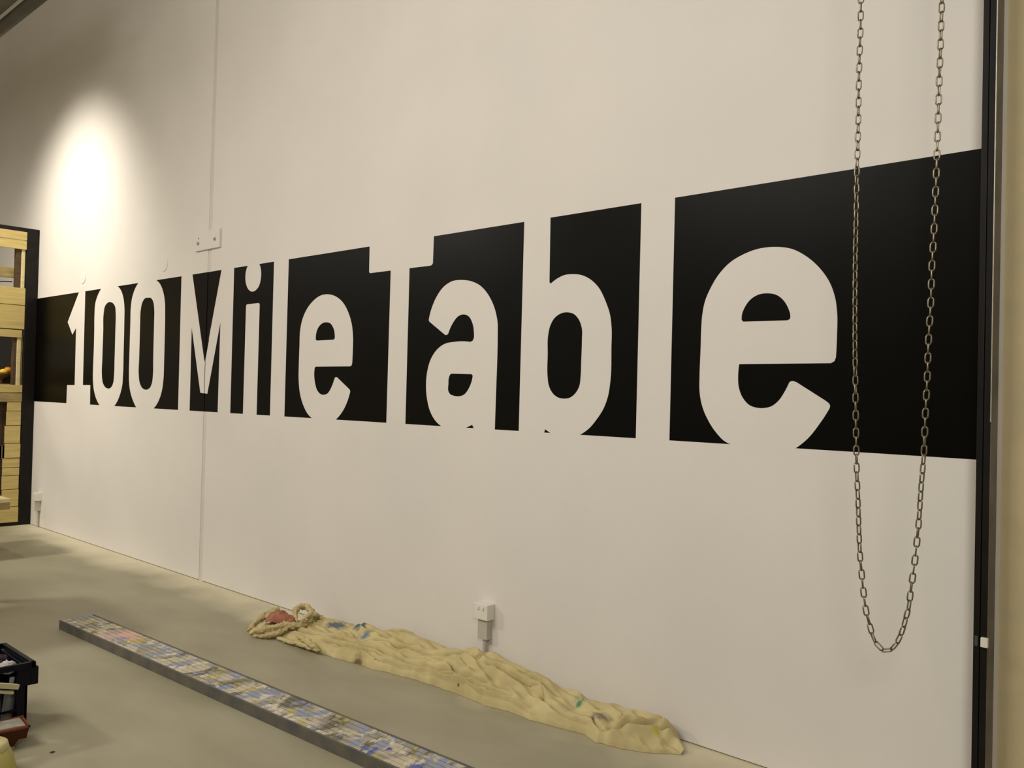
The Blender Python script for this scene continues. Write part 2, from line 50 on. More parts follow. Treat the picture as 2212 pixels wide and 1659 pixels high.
('letter','white small letter a',[[(-3.8304,1.407),(-3.8406,1.4112),(-3.8507,1.4159),(-3.8605,1.4211),(-3.8701,1.4267),(-3.8793,1.4328),(-3.8881,1.4393),(-3.8976,1.4472),(-3.9066,1.4557),(-3.9153,1.4647),(-3.9234,1.4742),(-3.931,1.484),(-3.938,1.4941),(-3.9454,1.5064),(-3.9519,1.5193),(-3.9577,1.5327),(-3.9628,1.5465),(-3.9673,1.5604),(-3.9713,1.5743),(-3.9742,1.5862),(-3.9768,1.5983),(-3.9788,1.6105),(-3.9805,1.6228),(-3.9818,1.6351),(-3.9826,1.6473),(-3.9831,1.6623),(-3.9831,1.6773),(-3.9825,1.6924),(-3.9812,1.7074),(-3.9791,1.7222),(-3.9764,1.7369),(-3.9734,1.7494),(-3.9699,1.762),(-3.9659,1.7745),(-3.9614,1.7867),(-3.9561,1.7985),(-3.9502,1.8099),(-3.9439,1.8201),(-3.937,1.8301),(-3.9295,1.8397),(-3.9216,1.849),(-3.9132,1.8577),(-3.9044,1.8659),(-3.8941,1.8742),(-3.8831,1.882),(-3.8715,1.8891),(-3.8596,1.8956),(-3.8474,1.9013),(-3.8351,1.9062),(-3.8205,1.9107),(-3.8054,1.9139),(-3.79,1.9161),(-3.7743,1.9176),(-3.7587,1.9188),(-3.7432,1.9199),(-3.7199,1.9213),(-3.6965,1.922),(-3.673,1.9218),(-3.6496,1.9208),(-3.6262,1.919),(-3.6029,1.9164),(-3.5834,1.9221),(-3.573,1.9388),(-3.5728,1.945),(-3.5727,1.9513),(-3.5728,1.9575),(-3.5731,1.9637),(-3.5736,1.9699),(-3.5744,1.976),(-3.5758,1.9854),(-3.5777,1.9949),(-3.58,2.0043),(-3.5829,2.0134),(-3.5864,2.0223),(-3.5905,2.0308),(-3.5944,2.0375),(-3.5986,2.0442),(-3.6032,2.0506),(-3.6082,2.0567),(-3.6135,2.0622),(-3.6193,2.067),(-3.6267,2.0715),(-3.6348,2.0753),(-3.6434,2.0784),(-3.6523,2.0806),(-3.6613,2.082),(-3.67,2.0826),(-3.6775,2.0822),(-3.6851,2.0812),(-3.6928,2.0795),(-3.7004,2.0772),(-3.7077,2.0744),(-3.7146,2.0712),(-3.7218,2.067),(-3.7287,2.0619),(-3.7352,2.0562),(-3.7414,2.0501),(-3.7474,2.0437),(-3.7532,2.0373),(-3.7613,2.0278),(-3.7689,2.0178),(-3.7759,2.0073),(-3.7823,1.9964),(-3.7882,1.9852),(-3.7934,1.9737),(-3.8024,1.9652),(-3.8174,1.9633),(-3.8317,1.9701),(-3.9654,2.05),(-3.973,2.0584),(-3.9723,2.0706),(-3.97,2.0788),(-3.9676,2.0869),(-3.9649,2.095),(-3.9621,2.103),(-3.9592,2.1109),(-3.956,2.1187),(-3.9493,2.134),(-3.9419,2.1491),(-3.9338,2.1639),(-3.9251,2.1783),(-3.9156,2.192),(-3.9054,2.2051),(-3.8969,2.2149),(-3.8881,2.2245),(-3.8788,2.2337),(-3.869,2.2424),(-3.8589,2.2505),(-3.8483,2.2578),(-3.8377,2.2641),(-3.8266,2.2698),(-3.8152,2.275),(-3.8034,2.2795),(-3.7915,2.2834),(-3.7796,2.2865),(-3.7649,2.2893),(-3.7498,2.2908),(-3.7346,2.2913),(-3.7192,2.2911),(-3.7038,2.2904),(-3.6887,2.2894),(-3.6736,2.288),(-3.6585,2.2862),(-3.6434,2.2839),(-3.6285,2.2811),(-3.6137,2.2776),(-3.5992,2.2734),(-3.5868,2.2694),(-3.5744,2.2649),(-3.5622,2.26),(-3.5502,2.2545),(-3.5386,2.2486),(-3.5274,2.242),(-3.5163,2.2346),(-3.5057,2.2266),(-3.4953,2.218),(-3.4854,2.2089),(-3.4759,2.1994),(-3.4667,2.1898),(-3.4559,2.1772),(-3.4456,2.164),(-3.436,2.1503),(-3.427,2.1361),(-3.4187,2.1216),(-3.4113,2.1068),(-3.4058,2.0945),(-3.4007,2.082),(-3.3961,2.0692),(-3.3921,2.0562),(-3.3886,2.0432),(-3.3858,2.0301),(-3.3836,2.0165),(-3.3824,2.0027),(-3.3818,1.9888),(-3.3814,1.9748),(-3.3812,1.9609),(-3.3808,1.947),(-3.3801,1.9219),(-3.3797,1.8968),(-3.3795,1.8717),(-3.3796,1.8466),(-3.3797,1.8215),(-3.3799,1.7964),(-3.38,1.7714),(-3.3803,1.7463),(-3.3807,1.7212),(-3.3812,1.6962),(-3.3816,1.6711),(-3.382,1.646),(-3.3825,1.6061),(-3.3831,1.5662),(-3.3836,1.5263),(-3.3842,1.4864),(-3.3847,1.4465),(-3.3852,1.4065),(-3.5552,1.4067),(-3.569,1.4281),(-3.6254,1.4068)],[(-3.7475,1.7287),(-3.5851,1.7257),(-3.575,1.7172),(-3.5756,1.7126),(-3.5763,1.708),(-3.5772,1.7035),(-3.5782,1.699),(-3.5793,1.6945),(-3.5806,1.6901),(-3.5834,1.6819),(-3.5867,1.6738),(-3.5905,1.6659),(-3.5947,1.6581),(-3.5993,1.6507),(-3.6042,1.6435),(-3.6094,1.6363),(-3.615,1.6292),(-3.621,1.6224),(-3.6274,1.616),(-3.6342,1.6104),(-3.6415,1.6057),(-3.6458,1.6035),(-3.6503,1.6016),(-3.6549,1.5999),(-3.6596,1.5984),(-3.6644,1.5971),(-3.6691,1.5959),(-3.6801,1.5938),(-3.6915,1.5928),(-3.7029,1.5927),(-3.7144,1.5935),(-3.7258,1.5949),(-3.737,1.597),(-3.742,1.5981),(-3.7471,1.5991),(-3.7522,1.6002),(-3.7571,1.6017),(-3.7617,1.6035),(-3.7659,1.606),(-3.7691,1.6086),(-3.7722,1.6116),(-3.775,1.6149),(-3.7776,1.6184),(-3.7798,1.622),(-3.7816,1.6256),(-3.7835,1.6316),(-3.7841,1.638),(-3.7839,1.6448),(-3.7832,1.6517),(-3.7824,1.6585),(-3.7819,1.6653),(-3.7819,1.672),(-3.782,1.6788),(-3.782,1.6856),(-3.7816,1.6923),(-3.7807,1.6987),(-3.7788,1.7049),(-3.7775,1.7083),(-3.776,1.7116),(-3.7744,1.715),(-3.7725,1.7181),(-3.7704,1.7209),(-3.768,1.7232),(-3.7651,1.725),(-3.7619,1.7264),(-3.7584,1.7275),(-3.7548,1.7283),(-3.7511,1.7287)]]),
('letter','white small letter b',[[(-3.1967,2.5816),(-3.0058,2.5815),(-3.0023,2.2284),(-2.9978,2.2201),(-2.9905,2.2195),(-2.9843,2.2235),(-2.9779,2.2274),(-2.9715,2.231),(-2.9649,2.2345),(-2.9583,2.2377),(-2.9516,2.2408),(-2.9434,2.2442),(-2.9351,2.2474),(-2.9266,2.2504),(-2.9181,2.2529),(-2.9095,2.2551),(-2.9008,2.2568),(-2.8909,2.2582),(-2.8808,2.2589),(-2.8707,2.2591),(-2.8605,2.2589),(-2.8503,2.2584),(-2.8403,2.2576),(-2.8302,2.2568),(-2.8201,2.2556),(-2.81,2.2542),(-2.8,2.2524),(-2.7902,2.2502),(-2.7805,2.2475),(-2.7702,2.244),(-2.76,2.24),(-2.7499,2.2356),(-2.7401,2.2306),(-2.7305,2.2253),(-2.7212,2.2197),(-2.7114,2.2131),(-2.7019,2.206),(-2.6926,2.1984),(-2.6837,2.1905),(-2.6752,2.1821),(-2.6672,2.1735),(-2.6585,2.1627),(-2.6504,2.1512),(-2.6429,2.1392),(-2.6359,2.1269),(-2.6292,2.1144),(-2.6227,2.1019),(-2.617,2.0906),(-2.6114,2.0792),(-2.6061,2.0676),(-2.6011,2.0559),(-2.5967,2.044),(-2.5928,2.032),(-2.5898,2.0209),(-2.5873,2.0095),(-2.5853,1.9981),(-2.5835,1.9865),(-2.582,1.975),(-2.5807,1.9634),(-2.5793,1.9472),(-2.5787,1.9308),(-2.5785,1.9144),(-2.5787,1.898),(-2.5788,1.8816),(-2.5789,1.8652),(-2.5783,1.8362),(-2.5776,1.8072),(-2.5769,1.7782),(-2.5769,1.7492),(-2.578,1.7204),(-2.5805,1.6916),(-2.5821,1.6776),(-2.5838,1.6636),(-2.5858,1.6496),(-2.5882,1.6356),(-2.5911,1.6219),(-2.5948,1.6084),(-2.5983,1.5979),(-2.6021,1.5874),(-2.6063,1.5771),(-2.6109,1.5669),(-2.6158,1.5569),(-2.6211,1.5472),(-2.627,1.5376),(-2.6334,1.5282),(-2.6403,1.5191),(-2.6473,1.5101),(-2.6546,1.5014),(-2.662,1.4927),(-2.6692,1.4843),(-2.6766,1.4759),(-2.6842,1.4677),(-2.692,1.4597),(-2.7,1.4521),(-2.7084,1.4449),(-2.7184,1.4373),(-2.7288,1.43),(-2.7395,1.4233),(-2.7506,1.417),(-2.7619,1.4112),(-2.7734,1.4059),(-2.9674,1.4061),(-3.0077,1.4264),(-3.0155,1.4062),(-3.2007,1.4064)],[(-2.8694,2.056),(-2.8616,2.055),(-2.8536,2.0536),(-2.8458,2.0517),(-2.8381,2.0493),(-2.8308,2.0464),(-2.8239,2.0428),(-2.8169,2.0382),(-2.8103,2.0327),(-2.804,2.0266),(-2.7982,2.02),(-2.7929,2.0131),(-2.7881,2.006),(-2.7843,1.9994),(-2.7808,1.9924),(-2.7778,1.9851),(-2.7752,1.9776),(-2.7729,1.9701),(-2.7711,1.9626),(-2.7697,1.9537),(-2.7691,1.9447),(-2.769,1.9356),(-2.7692,1.9264),(-2.7695,1.9172),(-2.7695,1.9081),(-2.7694,1.8886),(-2.7695,1.8692),(-2.7698,1.8498),(-2.7702,1.8304),(-2.7706,1.8109),(-2.771,1.7915),(-2.7711,1.7785),(-2.7711,1.7656),(-2.7711,1.7526),(-2.7712,1.7396),(-2.7717,1.7267),(-2.7726,1.7138),(-2.7733,1.7053),(-2.7739,1.6966),(-2.7746,1.688),(-2.7757,1.6795),(-2.7774,1.6712),(-2.78,1.6633),(-2.7831,1.6561),(-2.7869,1.6491),(-2.7911,1.6422),(-2.7959,1.6357),(-2.801,1.6296),(-2.8064,1.624),(-2.8121,1.6189),(-2.8182,1.6141),(-2.8247,1.6097),(-2.8315,1.6058),(-2.8385,1.6025),(-2.8456,1.5998),(-2.8512,1.5982),(-2.857,1.597),(-2.8629,1.5962),(-2.8689,1.5956),(-2.8748,1.5953),(-2.8807,1.5952),(-2.8885,1.5953),(-2.8964,1.5957),(-2.9042,1.5966),(-2.912,1.598),(-2.9196,1.5998),(-2.9269,1.6022),(-2.9335,1.605),(-2.9401,1.6083),(-2.9465,1.6121),(-2.9526,1.6162),(-2.9584,1.6207),(-2.9637,1.6255),(-2.9695,1.6317),(-2.9749,1.6385),(-2.9797,1.6458),(-2.984,1.6534),(-2.9879,1.6613),(-2.9912,1.6692),(-2.9935,1.6762),(-2.9953,1.6835),(-2.9967,1.6909),(-2.9978,1.6984),(-2.9988,1.7059),(-2.9999,1.7133),(-3.0021,1.7332),(-3.0031,1.7532),(-3.0033,1.7734),(-3.003,1.7936),(-3.0026,1.8137),(-3.0026,1.8339),(-3.0031,1.8514),(-3.0041,1.8689),(-3.005,1.8865),(-3.0053,1.9039),(-3.0047,1.9213),(-3.0027,1.9385),(-3.0013,1.9466),(-2.9998,1.9548),(-2.9981,1.9629),(-2.996,1.9709),(-2.9936,1.9788),(-2.9906,1.9863),(-2.9868,1.9942),(-2.9825,2.0019),(-2.9777,2.0095),(-2.9725,2.0166),(-2.9668,2.0233),(-2.9606,2.0292),(-2.954,2.0344),(-2.9468,2.0392),(-2.9392,2.0434),(-2.9313,2.0471),(-2.9231,2.0502),(-2.915,2.0527),(-2.9077,2.0544),(-2.9001,2.0556),(-2.8924,2.0564),(-2.8847,2.0567),(-2.877,2.0566)]]),
('letter','white small letter l in the last word',[[(-2.4154,2.5814),(-2.2217,2.5814),(-2.224,1.4053),(-2.4176,1.4055)]]),
('letter','largest white letter e beside the chain',[[(-1.8924,1.4049),(-1.8988,1.4064),(-1.9051,1.4082),(-1.9113,1.4103),(-1.9174,1.4127),(-1.9234,1.4153),(-1.9292,1.4183),(-1.937,1.423),(-1.9445,1.4284),(-1.9516,1.4344),(-1.9585,1.4407),(-1.9653,1.4473),(-1.9718,1.4538),(-1.9799,1.4623),(-1.9877,1.4711),(-1.9951,1.4802),(-2.0023,1.4896),(-2.0091,1.4992),(-2.0156,1.509),(-2.0221,1.5194),(-2.0284,1.5301),(-2.0344,1.541),(-2.0399,1.5521),(-2.0449,1.5634),(-2.0494,1.5749),(-2.0532,1.5862),(-2.0565,1.5978),(-2.0594,1.6095),(-2.0619,1.6213),(-2.0639,1.6332),(-2.0655,1.6451),(-2.0667,1.6567),(-2.0672,1.6685),(-2.0674,1.6803),(-2.0674,1.6921),(-2.0672,1.7039),(-2.0672,1.7157),(-2.0673,1.7382),(-2.0669,1.7607),(-2.0664,1.7831),(-2.0658,1.8056),(-2.0652,1.8281),(-2.0647,1.8506),(-2.0645,1.8667),(-2.0644,1.8827),(-2.0644,1.8988),(-2.0642,1.9149),(-2.0639,1.931),(-2.0634,1.947),(-2.063,1.9566),(-2.0626,1.9663),(-2.0621,1.9759),(-2.0616,1.9856),(-2.0608,1.9952),(-2.0597,2.0047),(-2.0582,2.0154),(-2.0566,2.0262),(-2.0547,2.0369),(-2.0525,2.0475),(-2.0499,2.058),(-2.0468,2.0683),(-2.0432,2.0785),(-2.0391,2.0885),(-2.0346,2.0985),(-2.0298,2.1083),(-2.0247,2.1179),(-2.0195,2.1275),(-2.0134,2.1381),(-2.0071,2.1486),(-2.0005,2.1589),(-1.9935,2.169),(-1.9861,2.1788),(-1.9784,2.1882),(-1.9697,2.1978),(-1.9607,2.2072),(-1.9512,2.2162),(-1.9413,2.2248),(-1.931,2.2329),(-1.9204,2.2402),(-1.9109,2.246),(-1.901,2.2514),(-1.8909,2.2563),(-1.8805,2.2609),(-1.8701,2.2651),(-1.8596,2.2691),(-1.8478,2.2733),(-1.8357,2.2771),(-1.8236,2.2806),(-1.8113,2.2836),(-1.799,2.2861),(-1.7867,2.2881),(-1.7727,2.2897),(-1.7587,2.2906),(-1.7445,2.291),(-1.7304,2.2908),(-1.7163,2.2901),(-1.7023,2.2888),(-1.6895,2.2873),(-1.6765,2.2854),(-1.6637,2.283),(-1.6509,2.2801),(-1.6385,2.2765),(-1.6263,2.2723),(-1.6143,2.2671),(-1.6025,2.2611),(-1.5909,2.2544),(-1.5796,2.2473),(-1.5686,2.2397),(-1.5579,2.2319),(-1.5475,2.2237),(-1.5373,2.2151),(-1.5274,2.206),(-1.5178,2.1966),(-1.5086,2.1869),(-1.4998,2.1769),(-1.4919,2.1674),(-1.4842,2.1575),(-1.4769,2.1474),(-1.4699,2.137),(-1.4634,2.1264),(-1.4574,2.1156),(-1.4523,2.1052),(-1.4477,2.0946),(-1.4434,2.0837),(-1.4395,2.0727),(-1.436,2.0616),(-1.4329,2.0505),(-1.4302,2.0391),(-1.428,2.0276),(-1.4262,2.016),(-1.4247,2.0043),(-1.4234,1.9926),(-1.4223,1.9809),(-1.4213,1.9666),(-1.4209,1.9523),(-1.4208,1.9379),(-1.4209,1.9235),(-1.4211,1.9092),(-1.4213,1.8948),(-1.4214,1.8786),(-1.4217,1.8623),(-1.4221,1.8461),(-1.4226,1.8298),(-1.4233,1.8136),(-1.424,1.7974),(-1.4295,1.7814),(-1.445,1.7729),(-1.8654,1.772),(-1.8666,1.7638),(-1.8677,1.7555),(-1.8685,1.7472),(-1.8691,1.7389),(-1.8695,1.7306),(-1.8697,1.7223),(-1.8697,1.713),(-1.8695,1.7036),(-1.8691,1.6941),(-1.8683,1.6848),(-1.867,1.6755),(-1.865,1.6665),(-1.8627,1.6585),(-1.8601,1.6504),(-1.857,1.6425),(-1.8535,1.6348),(-1.8495,1.6273),(-1.8451,1.6204),(-1.8404,1.614),(-1.8353,1.6078),(-1.8297,1.6018),(-1.8238,1.5963),(-1.8175,1.5914),(-1.8109,1.5872),(-1.8049,1.5843),(-1.7984,1.5818),(-1.7917,1.5798),(-1.7849,1.5782),(-1.778,1.5769),(-1.7711,1.576),(-1.7673,1.5756),(-1.7635,1.5754),(-1.7597,1.5752),(-1.7559,1.5752),(-1.7521,1.5752),(-1.7483,1.5754),(-1.7412,1.576),(-1.734,1.577),(-1.7268,1.5783),(-1.7198,1.58),(-1.713,1.5823),(-1.7066,1.585),(-1.7009,1.588),(-1.6953,1.5915),(-1.69,1.5954),(-1.6848,1.5996),(-1.6799,1.604),(-1.6752,1.6086),(-1.6699,1.6144),(-1.665,1.6207),(-1.6604,1.6273),(-1.656,1.6341),(-1.6518,1.6411),(-1.6477,1.648),(-1.6438,1.6547),(-1.6401,1.6616),(-1.6365,1.6685),(-1.6331,1.6756),(-1.6298,1.6827),(-1.6267,1.6899),(-1.6206,1.6953),(-1.6095,1.6971),(-1.5928,1.6913),(-1.4623,1.6132),(-1.4493,1.6031),(-1.4444,1.5929),(-1.4477,1.5813),(-1.449,1.579),(-1.4503,1.5766),(-1.4516,1.5743),(-1.4529,1.5719),(-1.4542,1.5696),(-1.4556,1.5673),(-1.4609,1.5582),(-1.4664,1.5492),(-1.4721,1.5403),(-1.4779,1.5315),(-1.4838,1.5228),(-1.4898,1.5141),(-1.4971,1.5037),(-1.5044,1.4933),(-1.5119,1.483),(-1.5197,1.473),(-1.5278,1.4632),(-1.5363,1.4538),(-1.5453,1.4448),(-1.5546,1.4361),(-1.5642,1.4277),(-1.5742,1.4196),(-1.5844,1.4119),(-1.5949,1.4045)],[(-1.7366,2.0858),(-1.7289,2.0852),(-1.7211,2.0841),(-1.7133,2.0827),(-1.7057,2.0807),(-1.6984,2.0782),(-1.6914,2.0751),(-1.6855,2.0718),(-1.6798,2.068),(-1.6742,2.0637),(-1.6689,2.059),(-1.6639,2.0542),(-1.6592,2.0491),(-1.6547,2.0436),(-1.6504,2.0377),(-1.6464,2.0315),(-1.6428,2.0251),(-1.6395,2.0186),(-1.6365,2.012),(-1.6343,2.0066),(-1.6321,2.0012),(-1.63,1.9956),(-1.6284,1.99),(-1.6274,1.9844),(-1.6271,1.9787),(-1.6272,1.9767),(-1.6274,1.9748),(-1.6276,1.9728),(-1.6279,1.9708),(-1.6283,1.9688),(-1.6287,1.9669),(-1.6399,1.9614),(-1.8494,1.964),(-1.8577,1.9718),(-1.858,1.9747),(-1.8582,1.9776),(-1.8583,1.9805),(-1.8583,1.9834),(-1.8582,1.9863),(-1.8581,1.9892),(-1.8571,1.996),(-1.8554,2.0029),(-1.8532,2.0096),(-1.8505,2.0162),(-1.8474,2.0226),(-1.8441,2.0288),(-1.8402,2.0354),(-1.8359,2.0418),(-1.8312,2.0481),(-1.8261,2.0539),(-1.8206,2.0594),(-1.8148,2.0643),(-1.8094,2.0682),(-1.8037,2.0718),(-1.7977,2.075),(-1.7915,2.0779),(-1.7852,2.0804),(-1.7789,2.0824),(-1.7721,2.084),(-1.7651,2.0852),(-1.758,2.0859),(-1.7508,2.0862),(-1.7436,2.0862)]])]
CHAIN=[(-1.215,3.1076),(-1.2153,3.0117),(-1.2174,2.8815),(-1.2175,2.7474),(-1.2171,2.6168),(-1.2181,2.4866),(-1.2178,2.2905),(-1.2178,2.1328),(-1.2153,1.9321),(-1.2125,1.8025),(-1.2087,1.6699),(-1.2046,1.5393),(-1.1979,1.3443),(-1.1935,1.2797),(-1.1868,1.1473),(-1.181,1.051),(-1.1741,0.9857),(-1.1667,0.9225),(-1.1566,0.855),(-1.1477,0.8212),(-1.1291,0.76),(-1.1149,0.7372),(-1.0999,0.7237),(-1.0843,0.7196),(-1.0693,0.7254),(-1.0566,0.7364),(-1.0418,0.7626),(-1.0291,0.7964),(-1.0144,0.8551),(-1.0062,0.8958),(-1.0012,0.9507),(-0.9933,1.0176),(-0.9871,1.0818),(-0.982,1.1465),(-0.9775,1.2109),(-0.974,1.2972),(-0.9688,1.3771),(-0.9653,1.4424),(-0.9628,1.5729),(-0.9588,1.702),(-0.9568,1.8295),(-0.9516,1.9631),(-0.9499,2.0929),(-0.9449,2.2222),(-0.942,2.3558),(-0.9406,2.4221),(-0.939,2.5481),(-0.9375,2.682),(-0.9344,2.8747),(-0.9322,3.0324)]
CLOTH_FRONT=[(-5.173,-0.485),(-5.026,-0.544),(-4.902,-0.434),(-4.719,-0.458),(-4.567,-0.456),(-4.394,-0.446),(-4.193,-0.425),(-3.966,-0.399),(-3.773,-0.369),(-3.586,-0.344),(-3.35,-0.327),(-3.181,-0.343),(-2.97,-0.328),(-2.764,-0.321),(-2.621,-0.299),(-2.48,-0.284),(-2.389,-0.307),(-2.293,-0.291),(-2.157,-0.239),(-2.027,-0.142)]
CLOTH_RIDGE=[(-5.197,0.089),(-5.044,0.096),(-4.908,0.061),(-4.737,0.074),(-4.532,0.071),(-4.402,0.1),(-4.272,0.087),(-3.994,0.136),(-3.938,0.121),(-3.823,0.126),(-3.69,0.11),(-3.531,0.14),(-3.423,0.168),(-3.303,0.176),(-3.168,0.14),(-2.951,0.13),(-2.779,0.093),(-2.672,0.095),(-2.615,0.076),(-2.484,0.092),(-2.314,0.1),(-2.214,0.099),(-2.131,0.067),(-2.11,0.032)]
CLOTH_FOLDS=[([(-4.764,-0.25),(-4.597,-0.259),(-4.382,-0.27),(-4.283,-0.248)],0.022,0.03),([(-4.807,-0.355),(-4.533,-0.313),(-4.224,-0.293),(-4.027,-0.286),(-3.861,-0.298),(-3.68,-0.31),(-3.506,-0.324),(-3.301,-0.32)],0.03,0.02),([(-4.678,-0.384),(-4.479,-0.389),(-4.232,-0.334),(-4.061,-0.343),(-3.886,-0.37),(-3.735,-0.352),(-3.606,-0.335),(-3.398,-0.318),(-3.275,-0.322)],0.03,0.018),([(-4.499,-0.085),(-4.324,-0.12),(-4.189,-0.147),(-4.026,-0.192)],0.035,0.02),([(-4.296,-0.03),(-4.057,-0.097),(-3.957,-0.052)],0.03,0.018),([(-3.841,-0.22),(-3.698,-0.19),(-3.459,-0.227),(-3.356,-0.259),(-3.261,-0.275),(-3.104,-0.291),(-3.006,-0.3)],0.03,0.02),([(-3.3,-0.152),(-3.199,-0.137),(-3.051,-0.147),(-2.931,-0.162),(-2.88,-0.142)],0.03,0.018),([(-3.026,-0.135),(-2.888,-0.103),(-2.73,-0.15)],0.03,0.022),([(-2.867,-0.137),(-2.766,-0.214),(-2.664,-0.25),(-2.551,-0.263),(-2.465,-0.257),(-2.375,-0.269)],0.035,0.02),([(-3.453,-0.225),(-3.302,-0.274),(-3.174,-0.278),(-3.054,-0.288),(-2.944,-0.301),(-2.844,-0.278)],0.028,0.018),([(-3.441,-0.322),(-3.291,-0.321),(-3.144,-0.328),(-3.034,-0.321),(-2.928,-0.315),(-2.812,-0.311),(-2.765,-0.302)],0.03,0.016),([(-2.371,-0.274),(-2.294,-0.192),(-2.227,-0.136),(-2.209,-0.068)],0.05,0.018),([(-2.185,-0.105),(-2.16,-0.08),(-2.127,-0.055)],0.03,0.015),([(-2.64,-0.08),(-2.573,-0.105),(-2.508,-0.12)],0.03,0.02),([(-2.358,-0.172),(-2.341,-0.145)],0.03,0.02),([(-2.522,-0.202),(-2.455,-0.23),(-2.375,-0.269)],0.03,0.02),([(-3.412,-0.129),(-3.341,-0.141),(-3.303,-0.1)],0.02,0.02)]
CLOTH_ROLLS=[([(-5.068,-0.535,0.02),(-5.141,-0.438,0.04),(-5.163,-0.344,0.06),(-5.003,-0.356,0.08),(-4.921,-0.33,0.07),(-4.857,-0.272,0.06),(-4.847,-0.188,0.05)],0.022),([(-5.002,-0.56,0.02),(-4.915,-0.53,0.05),(-4.872,-0.472,0.06),(-4.848,-0.402,0.07),(-4.798,-0.347,0.07),(-4.798,-0.258,0.06)],0.026),([(-4.955,-0.562,0.015),(-4.876,-0.519,0.02),(-4.821,-0.469,0.04),(-4.812,-0.407,0.06)],0.018),([(-5.143,-0.409,0.05),(-5.172,-0.339,0.07),(-5.121,-0.311,0.1),(-5.101,-0.274,0.11)],0.02),([(-4.829,-0.32,0.08),(-4.907,-0.284,0.12),(-4.98,-0.214,0.135),(-4.969,-0.163,0.135),(-4.889,-0.173,0.12),(-4.813,-0.224,0.1),(-4.793,-0.28,0.08)],0.02),([(-4.775,-0.31,0.11),(-4.808,-0.228,0.12),(-4.818,-0.154,0.09),(-4.733,-0.158,0.07)],0.018),([(-4.806,-0.478,0.015),(-4.671,-0.48,0.02),(-4.543,-0.48,0.03),(-4.389,-0.484,0.03)],0.016),([(-4.706,-0.407,0.04),(-4.533,-0.454,0.05),(-4.414,-0.485,0.05),(-4.354,-0.475,0.03)],0.02)]
RAG=[(-5.035,-0.4,0.1),(-5.011,-0.331,0.13),(-4.881,-0.357,0.11),(-4.837,-0.344,0.11)]

# ------------------------------------------------------------------ helpers
def mat(name, col, rough=0.6, col2=None, scale=6.0, detail=5.0, lo=0.35, hi=0.65, metal=0.0, bump=0.0, bscale=60.0, spec=0.5, stretch=None, coat=0.0):
    m = bpy.data.materials.new(name); m.use_nodes = True; nt = m.node_tree; b = nt.nodes['Principled BSDF']
    b.inputs['Roughness'].default_value = rough; b.inputs['Metallic'].default_value = metal
    b.inputs['Specular IOR Level'].default_value = spec; b.inputs['Coat Weight'].default_value = coat
    b.inputs['Base Color'].default_value = (*col, 1)
    tc = nt.nodes.new('ShaderNodeTexCoord'); mp = nt.nodes.new('ShaderNodeMapping')
    nt.links.new(tc.outputs['Object'], mp.inputs['Vector'])
    if stretch: mp.inputs['Scale'].default_value = stretch
    if col2:
        n = nt.nodes.new('ShaderNodeTexNoise'); n.inputs['Scale'].default_value = scale; n.inputs['Detail'].default_value = detail
        r = nt.nodes.new('ShaderNodeValToRGB'); r.color_ramp.elements[0].position = lo; r.color_ramp.elements[1].position = hi
        r.color_ramp.elements[0].color = (*col, 1); r.color_ramp.elements[1].color = (*col2, 1)
        nt.links.new(mp.outputs[0], n.inputs['Vector']); nt.links.new(n.outputs['Fac'], r.inputs[0]); nt.links.new(r.outputs[0], b.inputs['Base Color'])
    if bump > 0:
        n2 = nt.nodes.new('ShaderNodeTexNoise'); n2.inputs['Scale'].default_value = bscale; n2.inputs['Detail'].default_value = 4
        bp = nt.nodes.new('ShaderNodeBump'); bp.inputs['Strength'].default_value = bump; bp.inputs['Distance'].default_value = 0.004
        nt.links.new(mp.outputs[0], n2.inputs['Vector']); nt.links.new(n2.outputs['Fac'], bp.inputs['Height']); nt.links.new(bp.outputs[0], b.inputs['Normal'])
    return m
def obj(name, bm, m, parent=None, smooth=False, **props):
    me = bpy.data.meshes.new(name); bm.normal_update(); bm.to_mesh(me); bm.free()
    if smooth: me.shade_smooth()
    o = bpy.data.objects.new(name, me); COL.objects.link(o)
    if m is not None: me.materials.append(m)
    if parent is not None: o.parent = parent
    for k, v in props.items(): o[k] = v
    return o
def empty(name, loc=(0, 0, 0), rz=0.0, **props):
    o = bpy.data.objects.new(name, None); COL.objects.link(o); o.location = loc; o.rotation_euler = (0, 0, rz); o.empty_display_size = 0.1
    for k, v in props.items(): o[k] = v
    return o
def bx(bm, x0, x1, y0, y1, z0, z1, bev=0.0):
    r = bmesh.ops.create_cube(bm, size=1.0)
    for v in r['verts']:
        v.co.x = x0 + (v.co.x + .5) * (x1 - x0); v.co.y = y0 + (v.co.y + .5) * (y1 - y0); v.co.z = z0 + (v.co.z + .5) * (z1 - z0)
    if bev > 0:
        es = list({e for v in r['verts'] for e in v.link_edges})
        bmesh.ops.bevel(bm, geom=es, offset=bev, segments=2, affect='EDGES', profile=0.6)
    return bm
def box(*a, bev=0.0): return bx(bmesh.new(), *a, bev=bev)
def lathe(bm, prof, cx=0, cy=0, n=28, cap=True):
    rings = []
    for r, z in prof:
        rings.append([bm.verts.new((cx + r * math.cos(2 * math.pi * k / n), cy + r * math.sin(2 * math.pi * k / n), z)) for k in range(n)])
    for a, b in zip(rings, rings[1:]):
        for k in range(n): bm.faces.new((a[k], a[(k + 1) % n], b[(k + 1) % n], b[k]))
    if cap: bm.faces.new(rings[0][::-1]); bm.faces.new(rings[-1])
    return bm
